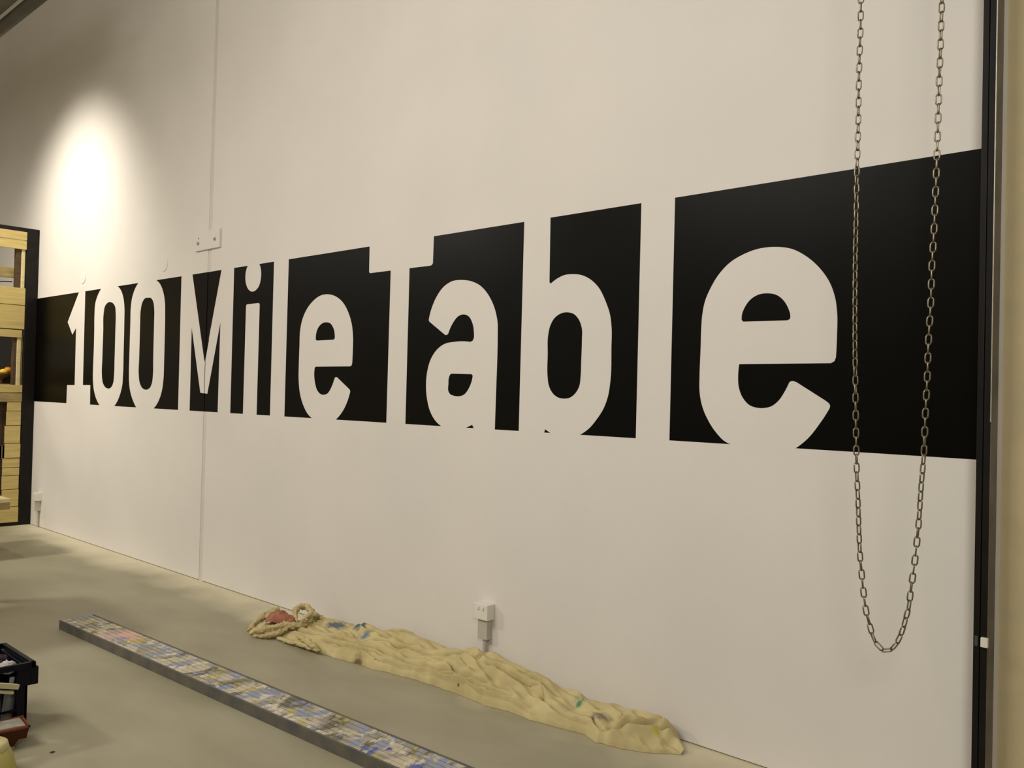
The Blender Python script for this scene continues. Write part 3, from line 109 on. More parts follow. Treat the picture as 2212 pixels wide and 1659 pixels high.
def tube(bm, pts, rad, n=10, closed=False, wob=0.0, seed=0, taper=False):
    P = [Vector(p) for p in pts]; N = len(P); rings = []
    for i, p in enumerate(P):
        a = P[(i - 1) % N] if (closed or i > 0) else P[0]; b = P[(i + 1) % N] if (closed or i < N - 1) else P[-1]
        t = (b - a).normalized(); ref = Vector((0, 0, 1)) if abs(t.z) < .9 else Vector((1, 0, 0))
        s = t.cross(ref).normalized(); q = s.cross(t)
        rr = rad
        if taper: rr = rad * (0.35 + 0.65 * min(1, 4 * min(i, N - 1 - i) / N + .1))
        ring = []
        for k in range(n):
            an = 2 * math.pi * k / n; d = s * math.cos(an) + q * math.sin(an)
            f = 1 + (wob * noise.noise(Vector((i * .35 + seed * 7, k * .9, seed))) if wob else 0)
            ring.append(bm.verts.new(p + d * rr * f))
        rings.append(ring)
    for i in range(N if closed else N - 1):
        a, b = rings[i], rings[(i + 1) % N]
        for k in range(n): bm.faces.new((a[k], a[(k + 1) % n], b[(k + 1) % n], b[k]))
    if not closed: bm.faces.new(rings[0][::-1]); bm.faces.new(rings[-1])
    return bm
def resample(pts, n):
    P = [Vector(p) for p in pts]; out = []
    for i in range(len(P) - 1):
        p0, p1, p2, p3 = P[max(i - 1, 0)], P[i], P[i + 1], P[min(i + 2, len(P) - 1)]
        for k in range(n):
            s = k / n
            out.append(0.5 * ((2 * p1) + (p2 - p0) * s + (2 * p0 - 5 * p1 + 4 * p2 - p3) * s * s + (3 * p1 - p0 - 3 * p2 + p3) * s ** 3))
    out.append(P[-1]); return out

# ------------------------------------------------------------------ materials
M_WALL = mat('white_wall_paint', (0.77, 0.735, 0.685), 0.62, (0.72, 0.69, 0.645), 1.3, 6, .3, .75, bump=.12, bscale=140, spec=.3)
M_FLOOR = mat('concrete', (0.30, 0.275, 0.185), 0.55, (0.385, 0.355, 0.25), 1.4, 9, .3, .72, bump=.05, bscale=40, spec=.35, stretch=(1, 1.9, 1))
M_BLACK = mat('black_paint', (0.0016, 0.0013, 0.0006), 0.34, (0.0022, 0.0019, 0.0010), 3, spec=.09)
M_CEIL = mat('ceiling_sheet', (0.78, 0.75, 0.70), .8, (0.74, .71, .66), 2)
M_JOINT = mat('joint_sealant', (0.66, 0.63, 0.59), 0.7, (0.62, .595, .555), 5)
M_BEIGE = mat('beige_render', (0.60, 0.50, 0.295), 0.85, (0.55, .465, .28), 9, bump=.15, bscale=120, spec=.2)
M_TRIM = mat('cream_trim', (0.66, 0.60, 0.48), .6, (.62, .57, .46), 8)
M_STEELBLK = mat('black_steel', (0.0065, 0.0055, 0.0048), .45, (0.010, .0085, .007), 12, spec=.2)
M_GALV = mat('weathered_steel', (0.20, 0.175, 0.155), .45, (0.10, .09, .07), 5, metal=.4)
M_BRIGHT = mat('bare_steel', (0.75, 0.73, 0.66), .3, (.6, .58, .5), 30, metal=.8)
M_PLASTIC = mat('white_plastic', (0.80, 0.77, 0.68), .35, (.77, .74, .65), 8)
M_PLASTIC2 = mat('clear_grey_plastic', (0.52, 0.49, 0.41), .35, (.48, .45, .38), 8)
M_CHAIN = mat('zinc_chain', (0.34, 0.30, 0.22), .36, (0.22, .19, .12), 40, metal=.85)
M_BOLT = mat('painted_bolt', (0.46, 0.43, 0.39), .5, (.40, .38, .34), 30)
M_DGREEN = mat('dark_green_bracket', (0.06, 0.065, 0.045), .5, (.05, .055, .04), 30)

# ================================================================== SETTING
GX0, GX1, GD = -6.765, -6.708, 0.004         # the recessed joint between the two wall panels
wall = empty('wall_back', (0, 0, 0), kind='structure', label='tall white painted panel wall that carries the sign')
obj('panel', box(-18.0, GX0, 0.0, 0.18, 0.006, 7.0), M_WALL, wall)
obj('panel', box(GX1, -0.815, 0.0, 0.18, 0.006, 7.0), M_WALL, wall)
obj('joint', box(GX0, GX1, GD, 0.18, 0, 7.0), M_JOINT, wall, label='grey recessed joint strip')
for px_, pz_, r_ in ((-7.56, 2.72, .068), (-9.40, 2.737, .066)):
    b = bmesh.new(); lathe(b, [(r_, 0), (r_, .003), (r_ - .004, .006), (r_ - .02, .006)], n=40)
    bmesh.ops.rotate(b, verts=b.verts, cent=(0, 0, 0), matrix=Matrix.Rotation(math.pi / 2, 3, 'X'))
    p = obj('patch', b, M_WALL, wall, label='round filled lifting point'); p.location = (px_, 0.0, pz_)
# floor: fine worn strip beside the wall comes from the material
fl = obj('floor', box(-18, 3.0, -9, 0.18, -0.12, 0.0), M_FLOOR, kind='structure', label='grey concrete floor')
nt = M_FLOOR.node_tree; bs = nt.nodes['Principled BSDF']; src = bs.inputs['Base Color'].links[0].from_socket
geo = nt.nodes.new('ShaderNodeNewGeometry'); sep = nt.nodes.new('ShaderNodeSeparateXYZ'); nt.links.new(geo.outputs['Position'], sep.inputs[0])
n3 = nt.nodes.new('ShaderNodeTexNoise'); n3.inputs['Scale'].default_value = 2.2; n3.inputs['Detail'].default_value = 6; nt.links.new(geo.outputs['Position'], n3.inputs['Vector'])
ma = nt.nodes.new('ShaderNodeMath'); ma.operation = 'MULTIPLY_ADD'; ma.inputs[1].default_value = 0.55; nt.links.new(n3.outputs['Fac'], ma.inputs[0]); nt.links.new(sep.outputs['Y'], ma.inputs[2])
mr = nt.nodes.new('ShaderNodeMapRange'); mr.inputs['From Min'].default_value = -0.14; mr.inputs['From Max'].default_value = 0.22; nt.links.new(ma.outputs[0], mr.inputs['Value'])
mx = nt.nodes.new('ShaderNodeMix'); mx.data_type = 'RGBA'; mx.inputs['B'].default_value = (0.66, 0.60, 0.43, 1)
nt.links.new(mr.outputs[0], mx.inputs['Factor']); nt.links.new(src, mx.inputs['A']); nt.links.new(mx.outputs['Result'], bs.inputs['Base Color'])
obj('ceiling', box(-18, -0.6, -9, 0.18, 7.0, 7.15), M_CEIL, kind='structure', label='plain ceiling high above the hall')
obj('wall_left', box(-18.15, -18, -9, 0.18, 0, 7.0), M_WALL, kind='structure', label='far end wall behind the pallet gate')
obj('wall_front', box(-18, -0.6, -9.15, -9, 0, 7.0), M_WALL, kind='structure', label='long wall facing the sign')
obj('wall_right', box(-0.80, 0.9, 0.0, 0.18, 0, 7.0), M_BEIGE, kind='structure', label='beige pier beside the door guide')
obj('trim_1', box(-0.815, -0.80, -0.004, 0.18, 0, 7.0), M_TRIM, kind='structure', label='thin cream corner strip')

# ================================================================== THE PAINTED SIGN
def paint(name, loops, m, y, parent, **props):
    bm = bmesh.new(); edges = []
    for lp in loops:
        vs = [bm.verts.new((x, 0, z)) for x, z in lp]
        edges += [bm.edges.new((vs[i], vs[(i + 1) % len(vs)])) for i in range(len(vs))]
    bmesh.ops.triangle_fill(bm, use_beauty=True, use_dissolve=False, edges=edges)
    xs = [v.co.x for v in bm.verts]
    if min(xs) < GX1 and max(xs) > GX0:
        for gx in (GX0, GX1):
            bmesh.ops.bisect_plane(bm, geom=bm.verts[:] + bm.edges[:] + bm.faces[:], plane_co=(gx, 0, 0), plane_no=(1, 0, 0), dist=1e-5)
        ing = [f for f in bm.faces if GX0 < f.calc_center_median().x < GX1]
        bmesh.ops.split(bm, geom=ing)
        ins = {v for f in bm.faces if GX0 < f.calc_center_median().x < GX1 for v in f.verts}
        for v in ins: v.co.y += GD
        # the painted side face of the joint
        cut = [e for e in bm.edges if e.is_boundary and all(abs(v.co.x - GX0) < 1e-4 and v.co.y < GD / 2 for v in e.verts)]
        for e in cut:
            a, b = e.verts; q = [bm.verts.new((GX0 + y * 0 + 0.0004, GD, v.co.z)) for v in (a, b)]
            a2, b2 = [bm.verts.new((GX0 + 0.0004, 0, v.co.z)) for v in (a, b)]
            bm.faces.new((a2, b2, q[1], q[0]))
    for v in bm.verts: v.co.y -= y
    bmesh.ops.recalc_face_normals(bm, faces=bm.faces)
    for f in bm.faces:
        f.normal_update()
        if f.normal.y > 0: f.normal_flip()
    return obj(name, bm, m, parent, **props)
sign = empty('painted_sign', (0, 0, 0), label='black painted band across the wall with white lettering 100 Mile Table', category='sign')
paint('black_band', [BAND], M_BLACK, 0.00015, sign, label='long black painted band')
for nm, lb, loops in LETTERS:
    paint(nm, loops, M_WALL, 0.0003, sign, label=lb)

# ================================================================== JOINT PLATE
pl = empty('joint_plate', (-6.755, 0, 2.85), label='small white bolted plate bridging the wall joint above the M', category='plate')
plp = obj('plate', box(-.205, .205, -.020, 0, -.078, .078, bev=.002), M_WALL, pl)
for bxx, bzz in ((-.145, -.015), (.135, -.005)):
    b = bmesh.new(); lathe(b, [(.017, .020), (.017, .024), (.011, .025), (.011, .034), (.006, .035)], n=6)
    bmesh.ops.rotate(b, verts=b.verts, cent=(0, 0, 0), matrix=Matrix.Rotation(math.pi / 2, 3, 'X'))
    o = obj('bolt', b, M_BOLT, plp); o.location = (bxx, 0, bzz)
b = bmesh.new(); lathe(b, [(.007, .0201), (.007, .0206), (.003, .0206)], n=12)
bmesh.ops.rotate(b, verts=b.verts, cent=(0, 0, 0), matrix=Matrix.Rotation(math.pi / 2, 3, 'X'))
o = obj('hole', b, M_STEELBLK, plp); o.location = (-.142, 0, .028)

# ================================================================== POWER OUTLETS
def outlet(loc, label, deep=.062):
    r = empty('power_outlet', loc, label=label, category='power outlet', group='surface mounted power outlets')
    bd = obj('body', box(-.055, .055, -deep, 0, .0, .088, bev=.004), M_PLASTIC, r)
    for dx in (-.026, .012):
        obj('switch', box(dx, dx + .016, -deep - .006, -deep, .056, .074, bev=.002), M_PLASTIC, bd)
    obj('housing', box(-.036, .036, -.042, 0, -.115, .001, bev=.003), M_PLASTIC2, r)
    b = bmesh.new(); lathe(b, [(.0115, 0.0), (.0115, loc[2] - .11)], n=14)
    o = obj('conduit', b, M_PLASTIC2, r); o.location = (0.0, -.018, -loc[2])
    return r
outlet((-3.405, 0, .330), 'white power outlet box on the wall above the crumpled drop cloth')
outlet((-10.43, 0, .300), 'white power outlet box low on the wall beside the pallet gate')

# ================================================================== ROLLER DOOR GUIDE
gr = empty('door_guide', (-0.84, -0.05, 0), label='black steel roller door guide at the right end of the wall', category='door guide')
g = bmesh.new(); bx(g, -.022, .024, -.050, .05, 0, 5.2)
obj('channel', box(-.021, -.001, -.050, .05, 0, 5.2, bev=.0015), M_STEELBLK, gr)
g.free()
obj('channel', box(.002, .0235, -.048, .05, 0, 5.2, bev=.0015), M_STEELBLK, gr)
obj('web', box(-.004, .004, -.040, .05, 0, 5.2), M_STEELBLK, gr)
obj('side_plate', box(.0238, .0255, -.047, .048, 0, 5.2), M_GALV, gr, label='weathered grey side plate')
obj('edge_strip', box(.0230, .0262, -.0515, -.0475, 1.55, 5.2), M_BRIGHT, gr, label='thin bare metal edge')
lt = obj('latch', box(.006, .0300, -.066, -.050, .738, .773, bev=.003), M_PLASTIC, gr, label='white latch block')
obj('bracket', box(-.0155, -.0045, -.056, -.050, .737, .773, bev=.001), M_DGREEN, lt, label='dark green latch bracket')

# ================================================================== HAND CHAIN
chain = empty('hand_chain', (CHAIN[23][0], -0.35, CHAIN[23][1]), label='long steel loop of hand chain hanging in front of the sign', category='chain')
def link_mesh():
    bm = bmesh.new(); rw, hw, hl = .0028, .0087, .0178    # wire radius, half width and half length of the centre line
    pts = []
    for k in range(24):
        a = 2 * math.pi * k / 24; c, s = math.cos(a), math.sin(a)
        pts.append((hw * (abs(c) ** .8) * (1 if c >= 0 else -1), 0, (hl - hw) * (1 if s >= 0 else -1) * min(1, abs(s) * 3) + hw * s))
    tube(bm, pts, rw, n=8, closed=True)
    me = bpy.data.meshes.new('chain_link'); bm.normal_update(); bm.to_mesh(me); bm.free(); me.shade_smooth(); me.materials.append(M_CHAIN); return me
LINK = link_mesh(); PITCH = .0325
a0, a1 = Vector(CHAIN[0]), Vector(CHAIN[2]); e0, e1 = Vector(CHAIN[-1]), Vector(CHAIN[-3])
full = [a0 + (a0 - a1).normalized() * .55] + [Vector(p) for p in CHAIN] + [e0 + (e0 - e1).normalized() * .62]
poly = [Vector((p.x, -.35, p.y)) for p in full]; poly = resample(poly, 8)
S = [0.0]
for p, q in zip(poly, poly[1:]): S.append(S[-1] + (q - p).length)
def at(s):
    for i in range(len(S) - 1):
        if S[i + 1] >= s:
            f = (s - S[i]) / max(S[i + 1] - S[i], 1e-9); return poly[i].lerp(poly[i + 1], f)
    return poly[-1]
NL = int(S[-1] / PITCH)
zmin = min(p.z for p in poly); smin = S[min(range(len(poly)), key=lambda i: poly[i].z)]
TWL = [(0.70, 45), (0.95, 0), (1.10, 45), (1.26, 45), (1.50, 2), (1.62, -4), (1.80, -42), (2.15, -44), (2.5, -20), (3.1, 0), (3.7, 5)]
TWR = [(0.70, 45), (.86, 40), (1.00, 2), (1.12, 0), (1.24, -42), (1.38, -40), (1.52, 0), (2.3, 0), (2.6, 12), (3.1, 30), (3.7, 35)]
VIEW = math.radians(15)
for i in range(NL):
    s = (i + .5) * PITCH; c = at(s); t = (at(s + .012) - at(s - .012)).normalized()
    tab = TWL if s < smin else TWR
    tw = float(np.interp(c.z, [a for a, _ in tab], [b for _, b in tab]))
    ang = math.radians(tw) + (math.pi / 2 if i % 2 else 0) + VIEW
    zax = t if t.z >= 0 else -t
    xref = Vector((math.cos(ang), math.sin(ang), 0)); yax = zax.cross(xref).normalized(); xax = yax.cross(zax)
    o = bpy.data.objects.new('chain_link', LINK); COL.objects.link(o); o.parent = chain
    mw = Matrix(((xax.x, yax.x, zax.x, 0), (xax.y, yax.y, zax.y, 0), (xax.z, yax.z, zax.z, 0), (0, 0, 0, 1)))
    loc = c - chain.location
    o.matrix_local = Matrix.Translation(loc) @ mw

# ================================================================== PALLET GATE
M_PINE = mat('pale_pine', (0.60, 0.47, 0.175), .6, (0.47, 0.35, 0.12), 3.0, 6, .35, .7, stretch=(3, 1, 14), bump=.1, bscale=30)
M_PINE2 = mat('stained_pine', (0.40, 0.31, 0.12), .65, (0.26, 0.20, 0.08), 4.0, 6, .35, .7, stretch=(3, 2, 8))
M_PINEE = mat('pine_edge', (0.72, 0.62, 0.34), .6, (0.62, 0.51, 0.25), 4.0, 5, stretch=(3, 2, 8))
M_DKWOOD = mat('dark_brown_wood', (.085, .045, .018), .7, (.05, .03, .012), 5, stretch=(3, 2, 8))
gate = empty('pallet_gate', (-10.70, 0, 0), label='tall black framed gate clad in pale pallet boards', category='gate')
obj('stile', box(-.09, 0.0, -.128, -.004, 0, 3.385, bev=.003), M_STEELBLK, gate)
obj('top_rail', box(-.09, 0.0, -1.6, -.128, 3.345, 3.385, bev=.003), M_STEELBLK, gate)
obj('bottom_rail', box(-.09, 0.0, -1.6, -.128, 0, .034, bev=.003), M_STEELBLK, gate)
def plank(z0, z1, ye, ys=-1.58, x0=-.03, x1=-.004, m=None):
    return obj('plank', box(x0, x1, ys, ye, z0 + .003, z1 - .003, bev=.003), m or M_PINE, gate)
for z0, z1, ye in ((3.24, 3.343, -.130), (3.135, 3.24, -.131), (2.50, 2.70, -.130), (2.225, 2.50, -.130)): plank(z0, z1, ye)
plank(2.13, 2.222, -.150, x0=-.04, x1=-.012)
plank(1.505, 1.597, -.130)
plank(1.40, 1.503, -.128, x0=-.036, x1=-.010, m=M_PINE2)
zz = [1.398, 1.297, 1.132, .93, .766, .658, .566, .41, .215, .036]
ys_ = [-.275, -.28, -.292, -.287, -.305, -.303, -.306, -.30, -1.55]
for i in range(9):
    plank(zz[i + 1], zz[i], -.131 + random.uniform(-.004, .001), ys_[i], x1=-.004 + random.uniform(-.006, .004))
for z0, z1, y0, y1 in ((2.70, 3.135, -.172, -.135), (1.597, 2.13, -.190, -.150)):
    obj('stringer', box(-.12, -.028, y0, y1, z0 - .02, z1 + .02, bev=.004), M_PINEE, gate)
obj('stringer', box(-.12, -.040, -.150, -.130, 1.58, 2.15, bev=.003), M_PINE2, gate)
for z0, z1 in ((2.815, 2.93), (2.40, 2.55), (1.45, 1.60), (.75, .90), (.2, .34)):
    obj('back_plank', box(-.146, -.122, -1.58, -.14, z0, z1, bev=.003), M_PINE2, gate)
for y_ in (-.62, -.45, -.28):
    obj('back_plank', box(-.146, -.122, y_, y_ + .165, .036, 1.40, bev=.003), M_DKWOOD, gate)
obj('shaded_side', box(-.12, -.045, -.222, -.172, 2.68, 3.15, bev=.004), M_DKWOOD, gate)  # dark blocks added here; colour holds the shade of the stringers' inner sides
obj('shaded_side', box(-.12, -.045, -.222, -.190, 1.58, 2.15, bev=.004), M_DKWOOD, gate)
M_CABLE = mat('black_cable', (.02, .018, .015), .5, (.03, .03, .03), 20)
b = bmesh.new(); tube(b, resample([(0, -1.1, 2.62), (0, -.55, 2.66), (0, -.42, 2.71), (0, -.33, 2.735), (0, -.22, 2.745)], 8), .006, n=8)
o = obj('cable', b, M_CABLE, None, True, label='thin black cable crossing the upper opening of the pallet gate', category='cable'); o.location = (-10.872, 0, 0.03)

# fruit seen through the gate
M_BOWL = mat('brown_bowl_wood', (.16, .075, .03), .5, (.10, .05, .02), 8, stretch=(1, 1, 5))
bowl = bmesh.new(); lathe(bowl, [(.035, 0), (.05, .008), (.035, .02), (.03, .05), (.08, .075), (.12, .10), (.13, .125), (.122, .125), (.10, .10), (.05, .085)], n=28)
o = obj('fruit_bowl', bowl, M_BOWL, None, True, label='brown wooden fruit bowl behind the lower gate opening', category='bowl'); o.location = (-10.965, -.285, 1.605)
sh = obj('shelf_board', box(-.17, .11, -1.2, .24, -.03, 0, bev=.004), M_PINE2, None, label='brown shelf board behind the gate under the fruit bowl', category='shelf'); sh.location = (-10.97, -.25, 1.603)
b = box(-.02, .02, -1.2, .2, 0, .21, bev=.004)
o = obj('display_panel', b, mat('brown_board', (.17, .105, .035), .6, (.13, .08, .03), 5), None, label='brown board standing behind the fruit', category='board'); o.location = (-11.13, -.25, 1.603)
def fruit(name, loc, r, c1, c2, label, squash=(1, 1, .94)):
    bm = bmesh.new(); bmesh.ops.create_uvsphere(bm, u_segments=20, v_segments=14, radius=r)
    for v in bm.verts:
        v.co.x *= squash[0]; v.co.y *= squash[1]; v.co.z *= squash[2]
        if v.co.z > r * .8: v.co.z -= (v.co.z - r * .8) * .5
    o = empty(name, loc, label=label, category=name)
    obj('peel', bm, mat(name + '_peel', c1, .45, c2, 30, bump=.2, bscale=300), o, True)
    b2 = bmesh.new(); lathe(b2, [(.004, 0), (.003, .005)], n=8)
    s = obj('stem_button', b2, M_PINE2, o); s.location = (0, 0, r * squash[2] * .88)
    return o
fruit('orange', (-10.93, -.215, 1.763), .042, (.85, .36, .03), (.75, .28, .02), 'orange at the right of the fruit bowl behind the gate')
fruit('orange', (-10.96, -.335, 1.772), .042, (.80, .30, .03), (.72, .25, .02), 'orange at the left of the fruit bowl behind the gate')
fruit('lemon', (-10.895, -.268, 1.742), .036, (.95, .66, .02), (.85, .55, .02), 'yellow lemon in front of the oranges in the bowl', (1, 1.25, .9))

# ================================================================== TIMBER BENCH
bench = empty('timber_bench', (-8.70, -.84, 0), label='low pale timber bench end in front of the pallet gate', category='bench')
for k in range(6):
    obj('slat', box(-.145 * (k + 1) + .005, -.145 * k, -1.7, 0, .515, .55, bev=.003), M_PINEE, bench)
for y in (-.03, -.85, -1.66): obj('bearer', box(-.865, -.004, y - .08, y + .028, .45, .515, bev=.003), M_PINE2, bench)
for x in (-.80, -.10):
    for y in (-.2, -1.55): obj('leg', box(x - .035, x + .035, y - .035, y + .035, 0, .45, bev=.003), M_PINE2, bench)
# unseen taller table added left of the view to cast the second floor shadow
tab = empty('unseen_table', (-6.42, -1.86, 0), label='unseen tall timber table added left of the view for its floor shadow', category='table')
for k in range(6): obj('slat', box(-.16 * (k + 1) + .004, -.16 * k, -1.5, 0, 1.06, 1.10, bev=.003), M_PINE, tab)
for x in (-.9, -.06):
    for y in (-1.44, -.06): obj('leg', box(x - .035, x + .035, y - .035, y + .035, 0, 1.06, bev=.003), M_PINE2, tab)

# ================================================================== CEILING STEELWORK
M_STEELO = mat('olive_grey_steel', (0.075, .066, .046), .6, (.055, .048, .032), 4)
b = bmesh.new(); tube(b, [(0, 0, 0), (5.6, 0, 0)], .052, n=18)
o = obj('ceiling_pipe', b, M_STEELO, None, True, label='dark round pipe crossing the top left corner', category='pipe'); o.location = (-13, -1.045, 4.83)
cb = empty('ceiling_beam', (-13, -1.213, 4.86), label='dark steel beam behind the pipe in the top left corner', category='beam')
obj('web', box(0, 5.3, -.012, .012, 0, .28), M_STEELO, cb); obj('flange', box(0, 5.3, -.085, .085, -.014, 0, bev=.003), M_STEELO, cb); obj('flange', box(0, 5.3, -.085, .085, .28, .294, bev=.003), M_STEELO, cb)

# ================================================================== SCAFFOLD PLANK
M_ALU = mat('dull_aluminium', (.17, .155, .115), .5, (.10, .10, .10), 9, 4, .35, .65, metal=.3)
def paint_splash_mat():
    m = bpy.data.materials.new('paint_spattered_deck'); m.use_nodes = True; nt = m.node_tree; b = nt.nodes['Principled BSDF']
    b.inputs['Roughness'].default_value = .5
    tc = nt.nodes.new('ShaderNodeTexCoord')
    def stripes(sx, sy, seed, rot):
        mp = nt.nodes.new('ShaderNodeMapping'); mp.inputs['Location'].default_value = (seed, seed * .7, 0); mp.inputs['Scale'].default_value = (sx, sy, 1); mp.inputs['Rotation'].default_value = (0, 0, rot)
        nt.links.new(tc.outputs['Object'], mp.inputs[0]); n = nt.nodes.new('ShaderNodeTexNoise'); n.inputs['Scale'].default_value = 1; n.inputs['Detail'].default_value = 4; n.inputs['Roughness'].default_value = .6
        n.inputs['Distortion'].default_value = .4
        nt.links.new(mp.outputs[0], n.inputs['Vector']); return n.outputs['Fac']
    col = None
    def layer(base, color, fac, lo, hi):
        r = nt.nodes.new('ShaderNodeMapRange'); r.inputs['From Min'].default_value = lo; r.inputs['From Max'].default_value = hi; nt.links.new(fac, r.inputs['Value'])
        x = nt.nodes.new('ShaderNodeMix'); x.data_type = 'RGBA'; nt.links.new(r.outputs[0], x.inputs['Factor'])
        if isinstance(base, tuple): x.inputs['A'].default_value = (*base, 1)
        else: nt.links.new(base, x.inputs['A'])
        x.inputs['B'].default_value = (*color, 1); return x.outputs['Result']
    c = layer((.30, .28, .235), (.55, .49, .36), stripes(6, 8, 1.3, .5), .46, .54)
    c = layer(c, (.15, .135, .08), stripes(8, 4, 5.1, .6), .53, .58)
    c = layer(c, (.27, .30, .42), stripes(9, 5.5, 9.7, .5), .53, .58)
    c = layer(c, (.46, .38, .10), stripes(10, 5, 14.2, .6), .58, .62)
    c = layer(c, (.10, .12, .34), stripes(11, 7, 21.9, .5), .62, .65)
    c = layer(c, (.66, .60, .48), stripes(12, 7, 33.1, .6), .58, .62)
    # a salmon pink smear near the far end
    sp = nt.nodes.new('ShaderNodeSeparateXYZ'); nt.links.new(tc.outputs['Object'], sp.inputs[0])
    d = nt.nodes.new('ShaderNodeMath'); d.operation = 'SUBTRACT'; d.inputs[1].default_value = .60; nt.links.new(sp.outputs['X'], d.inputs[0])
    ab = nt.nodes.new('ShaderNodeMath'); ab.operation = 'ABSOLUTE'; nt.links.new(d.outputs[0], ab.inputs[0])
    nn = nt.nodes.new('ShaderNodeMath'); nn.operation = 'MULTIPLY_ADD'; nn.inputs[1].default_value = -.62; nt.links.new(stripes(9, 8, 40, .5), nn.inputs[0]); nt.links.new(ab.outputs[0], nn.inputs[2])
    c2 = layer((.68, .40, .33), c if False else (.68, .40, .33), ab.outputs[0], 0, 1)
    r = nt.nodes.new('ShaderNodeMapRange'); r.inputs['From Min'].default_value = -.16; r.inputs['From Max'].default_value = -.30; nt.links.new(nn.outputs[0], r.inputs['Value'])
    x = nt.nodes.new('ShaderNodeMix'); x.data_type = 'RGBA'; nt.links.new(r.outputs[0], x.inputs['Factor']); nt.links.new(c, x.inputs['A']); x.inputs['B'].default_value = (.66, .40, .33, 1)
    nt.links.new(x.outputs['Result'], b.inputs['Base Color']); return m
M_DECK = paint_splash_mat()
P0, P1 = Vector((-5.985, -1.265, 0)), Vector((-2.631, -1.1185, 0))
ang = math.atan2(P1.y - P0.y, P1.x - P0.x)
pk = empty('scaffold_plank', (P0.x, P0.y, 0), ang, label='long paint spattered scaffold plank lying on the concrete floor', category='plank')
LEN, HWD = 4.0, .1125
dk = bmesh.new()
NR = 6; wdt = (2 * HWD - .016) / NR
for k in range(NR):
    y0 = -HWD + .008 + k * wdt
    bx(dk, .004, LEN - .004, y0 + .0026, y0 + wdt - .0026, .038, .055, bev=.0012)
bx(dk, .004, LEN - .004, -HWD + .006, HWD - .006, .030, .046)
obj('deck', dk, M_DECK, pk)
obj('side_rail', box(0, LEN, -HWD, -HWD + .012, 0, .058, bev=.002), M_ALU, pk)
obj('side_rail', box(0, LEN, HWD - .012, HWD, 0, .058, bev=.002), M_ALU, pk)
obj('end_cap', box(-.004, .006, -HWD + .012, HWD - .012, 0.002, .052, bev=.001), M_ALU, pk)
obj('end_cap', box(LEN - .006, LEN + .004, -HWD + .012, HWD - .012, 0.002, .052, bev=.001), M_ALU, pk)

# ================================================================== DROP CLOTH
def canvas_mat():
    m = mat('canvas', (.62, .525, .275), .9, (.47, .39, .19), 7, 6, .35, .7, bump=.25, bscale=160, spec=.15)
    nt = m.node_tree; b = nt.nodes['Principled BSDF']; src = b.inputs['Base Color'].links[0].from_socket
    geo = nt.nodes.new('ShaderNodeNewGeometry')
    wn = nt.nodes.new('ShaderNodeTexNoise'); wn.inputs['Scale'].default_value = 14; wn.inputs['Detail'].default_value = 4; nt.links.new(geo.outputs['Position'], wn.inputs['Vector'])
    for p, r, c, k in (((-4.62, -.13, .09), .09, (.13, .16, .19), 1), ((-4.40, -.13, .10), .06, (.10, .13, .17), 1), ((-4.27, -.19, .08), .05, (.14, .20, .32), 1), ((-4.07, -.40, .01), .06, (.10, .05, .03), .8),  # last, dark brown spot: under-hang shade painted in, with some reddish tone
                       ((-2.63, -.12, .08), .06, (.40, .42, .26), .8), ((-2.62, -.14, .07), .022, (.10, .25, .12), 1), ((-2.17, -.15, .07), .02, (.58, .52, .02), 1), ((-2.45, -.20, .06), .06, (.17, .14, .13), .8), ((-2.26, -.2, .04), .035, (.20, .16, .12), .7), ((-3.55, -.34, .05), .015, (.08, .06, .04), 1), ((-3.3, -.33, .05), .012, (.08, .06, .04), 1), ((-5.0, -.45, .05), .05, (.20, .09, .06), .7)):
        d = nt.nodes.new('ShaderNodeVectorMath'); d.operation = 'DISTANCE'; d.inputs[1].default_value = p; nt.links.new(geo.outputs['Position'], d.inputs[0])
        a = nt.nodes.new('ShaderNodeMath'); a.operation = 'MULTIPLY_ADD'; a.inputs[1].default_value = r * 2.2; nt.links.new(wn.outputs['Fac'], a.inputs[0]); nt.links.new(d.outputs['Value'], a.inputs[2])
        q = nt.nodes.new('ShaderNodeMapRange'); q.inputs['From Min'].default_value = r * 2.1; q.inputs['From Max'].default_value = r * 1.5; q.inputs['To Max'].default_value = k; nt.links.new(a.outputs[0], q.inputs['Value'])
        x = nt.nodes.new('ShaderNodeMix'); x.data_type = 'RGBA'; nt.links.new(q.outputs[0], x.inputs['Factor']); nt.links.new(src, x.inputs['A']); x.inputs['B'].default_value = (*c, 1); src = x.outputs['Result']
    nt.links.new(src, b.inputs['Base Color']); return m
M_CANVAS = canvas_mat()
NX, NT = 460, 150
fx, fy = np.array([p[0] for p in CLOTH_FRONT]), np.array([p[1] for p in CLOTH_FRONT])
rx, rz = np.array([p[0] for p in CLOTH_RIDGE]), np.array([p[1] for p in CLOTH_RIDGE])
X = np.linspace(-5.10, -2.035, NX)
yf = np.interp(X, fx, fy)
yb = np.interp(X, [-5.10, -5.0, -4.88, -4.7, -3.5, -3.45, -3.36, -3.31, -2.22, -2.12, -2.06, -2.035], [-.42, -.28, -.15, -.02, -.014, -.038, -.038, -.014, -.014, -.03, -.09, -.12])
hx = np.interp(X, rx, rz) * np.interp(X, [-5.1, -5.0, -4.8, -2.12, -2.035], [.3, .7, 1, 1, .4])
T = np.linspace(0, 1, NT)
Xg = np.repeat(X[:, None], NT, 1); Yg = yf[:, None] + T[None, :] * (yb - yf)[:, None]
edge = np.sqrt(np.clip(1 - (1 - np.clip(T / .07, 0, 1)) ** 2, 0, 1)); bedge = np.interp(T, [0, .84, .93, 1], [1, 1, .9, .55])
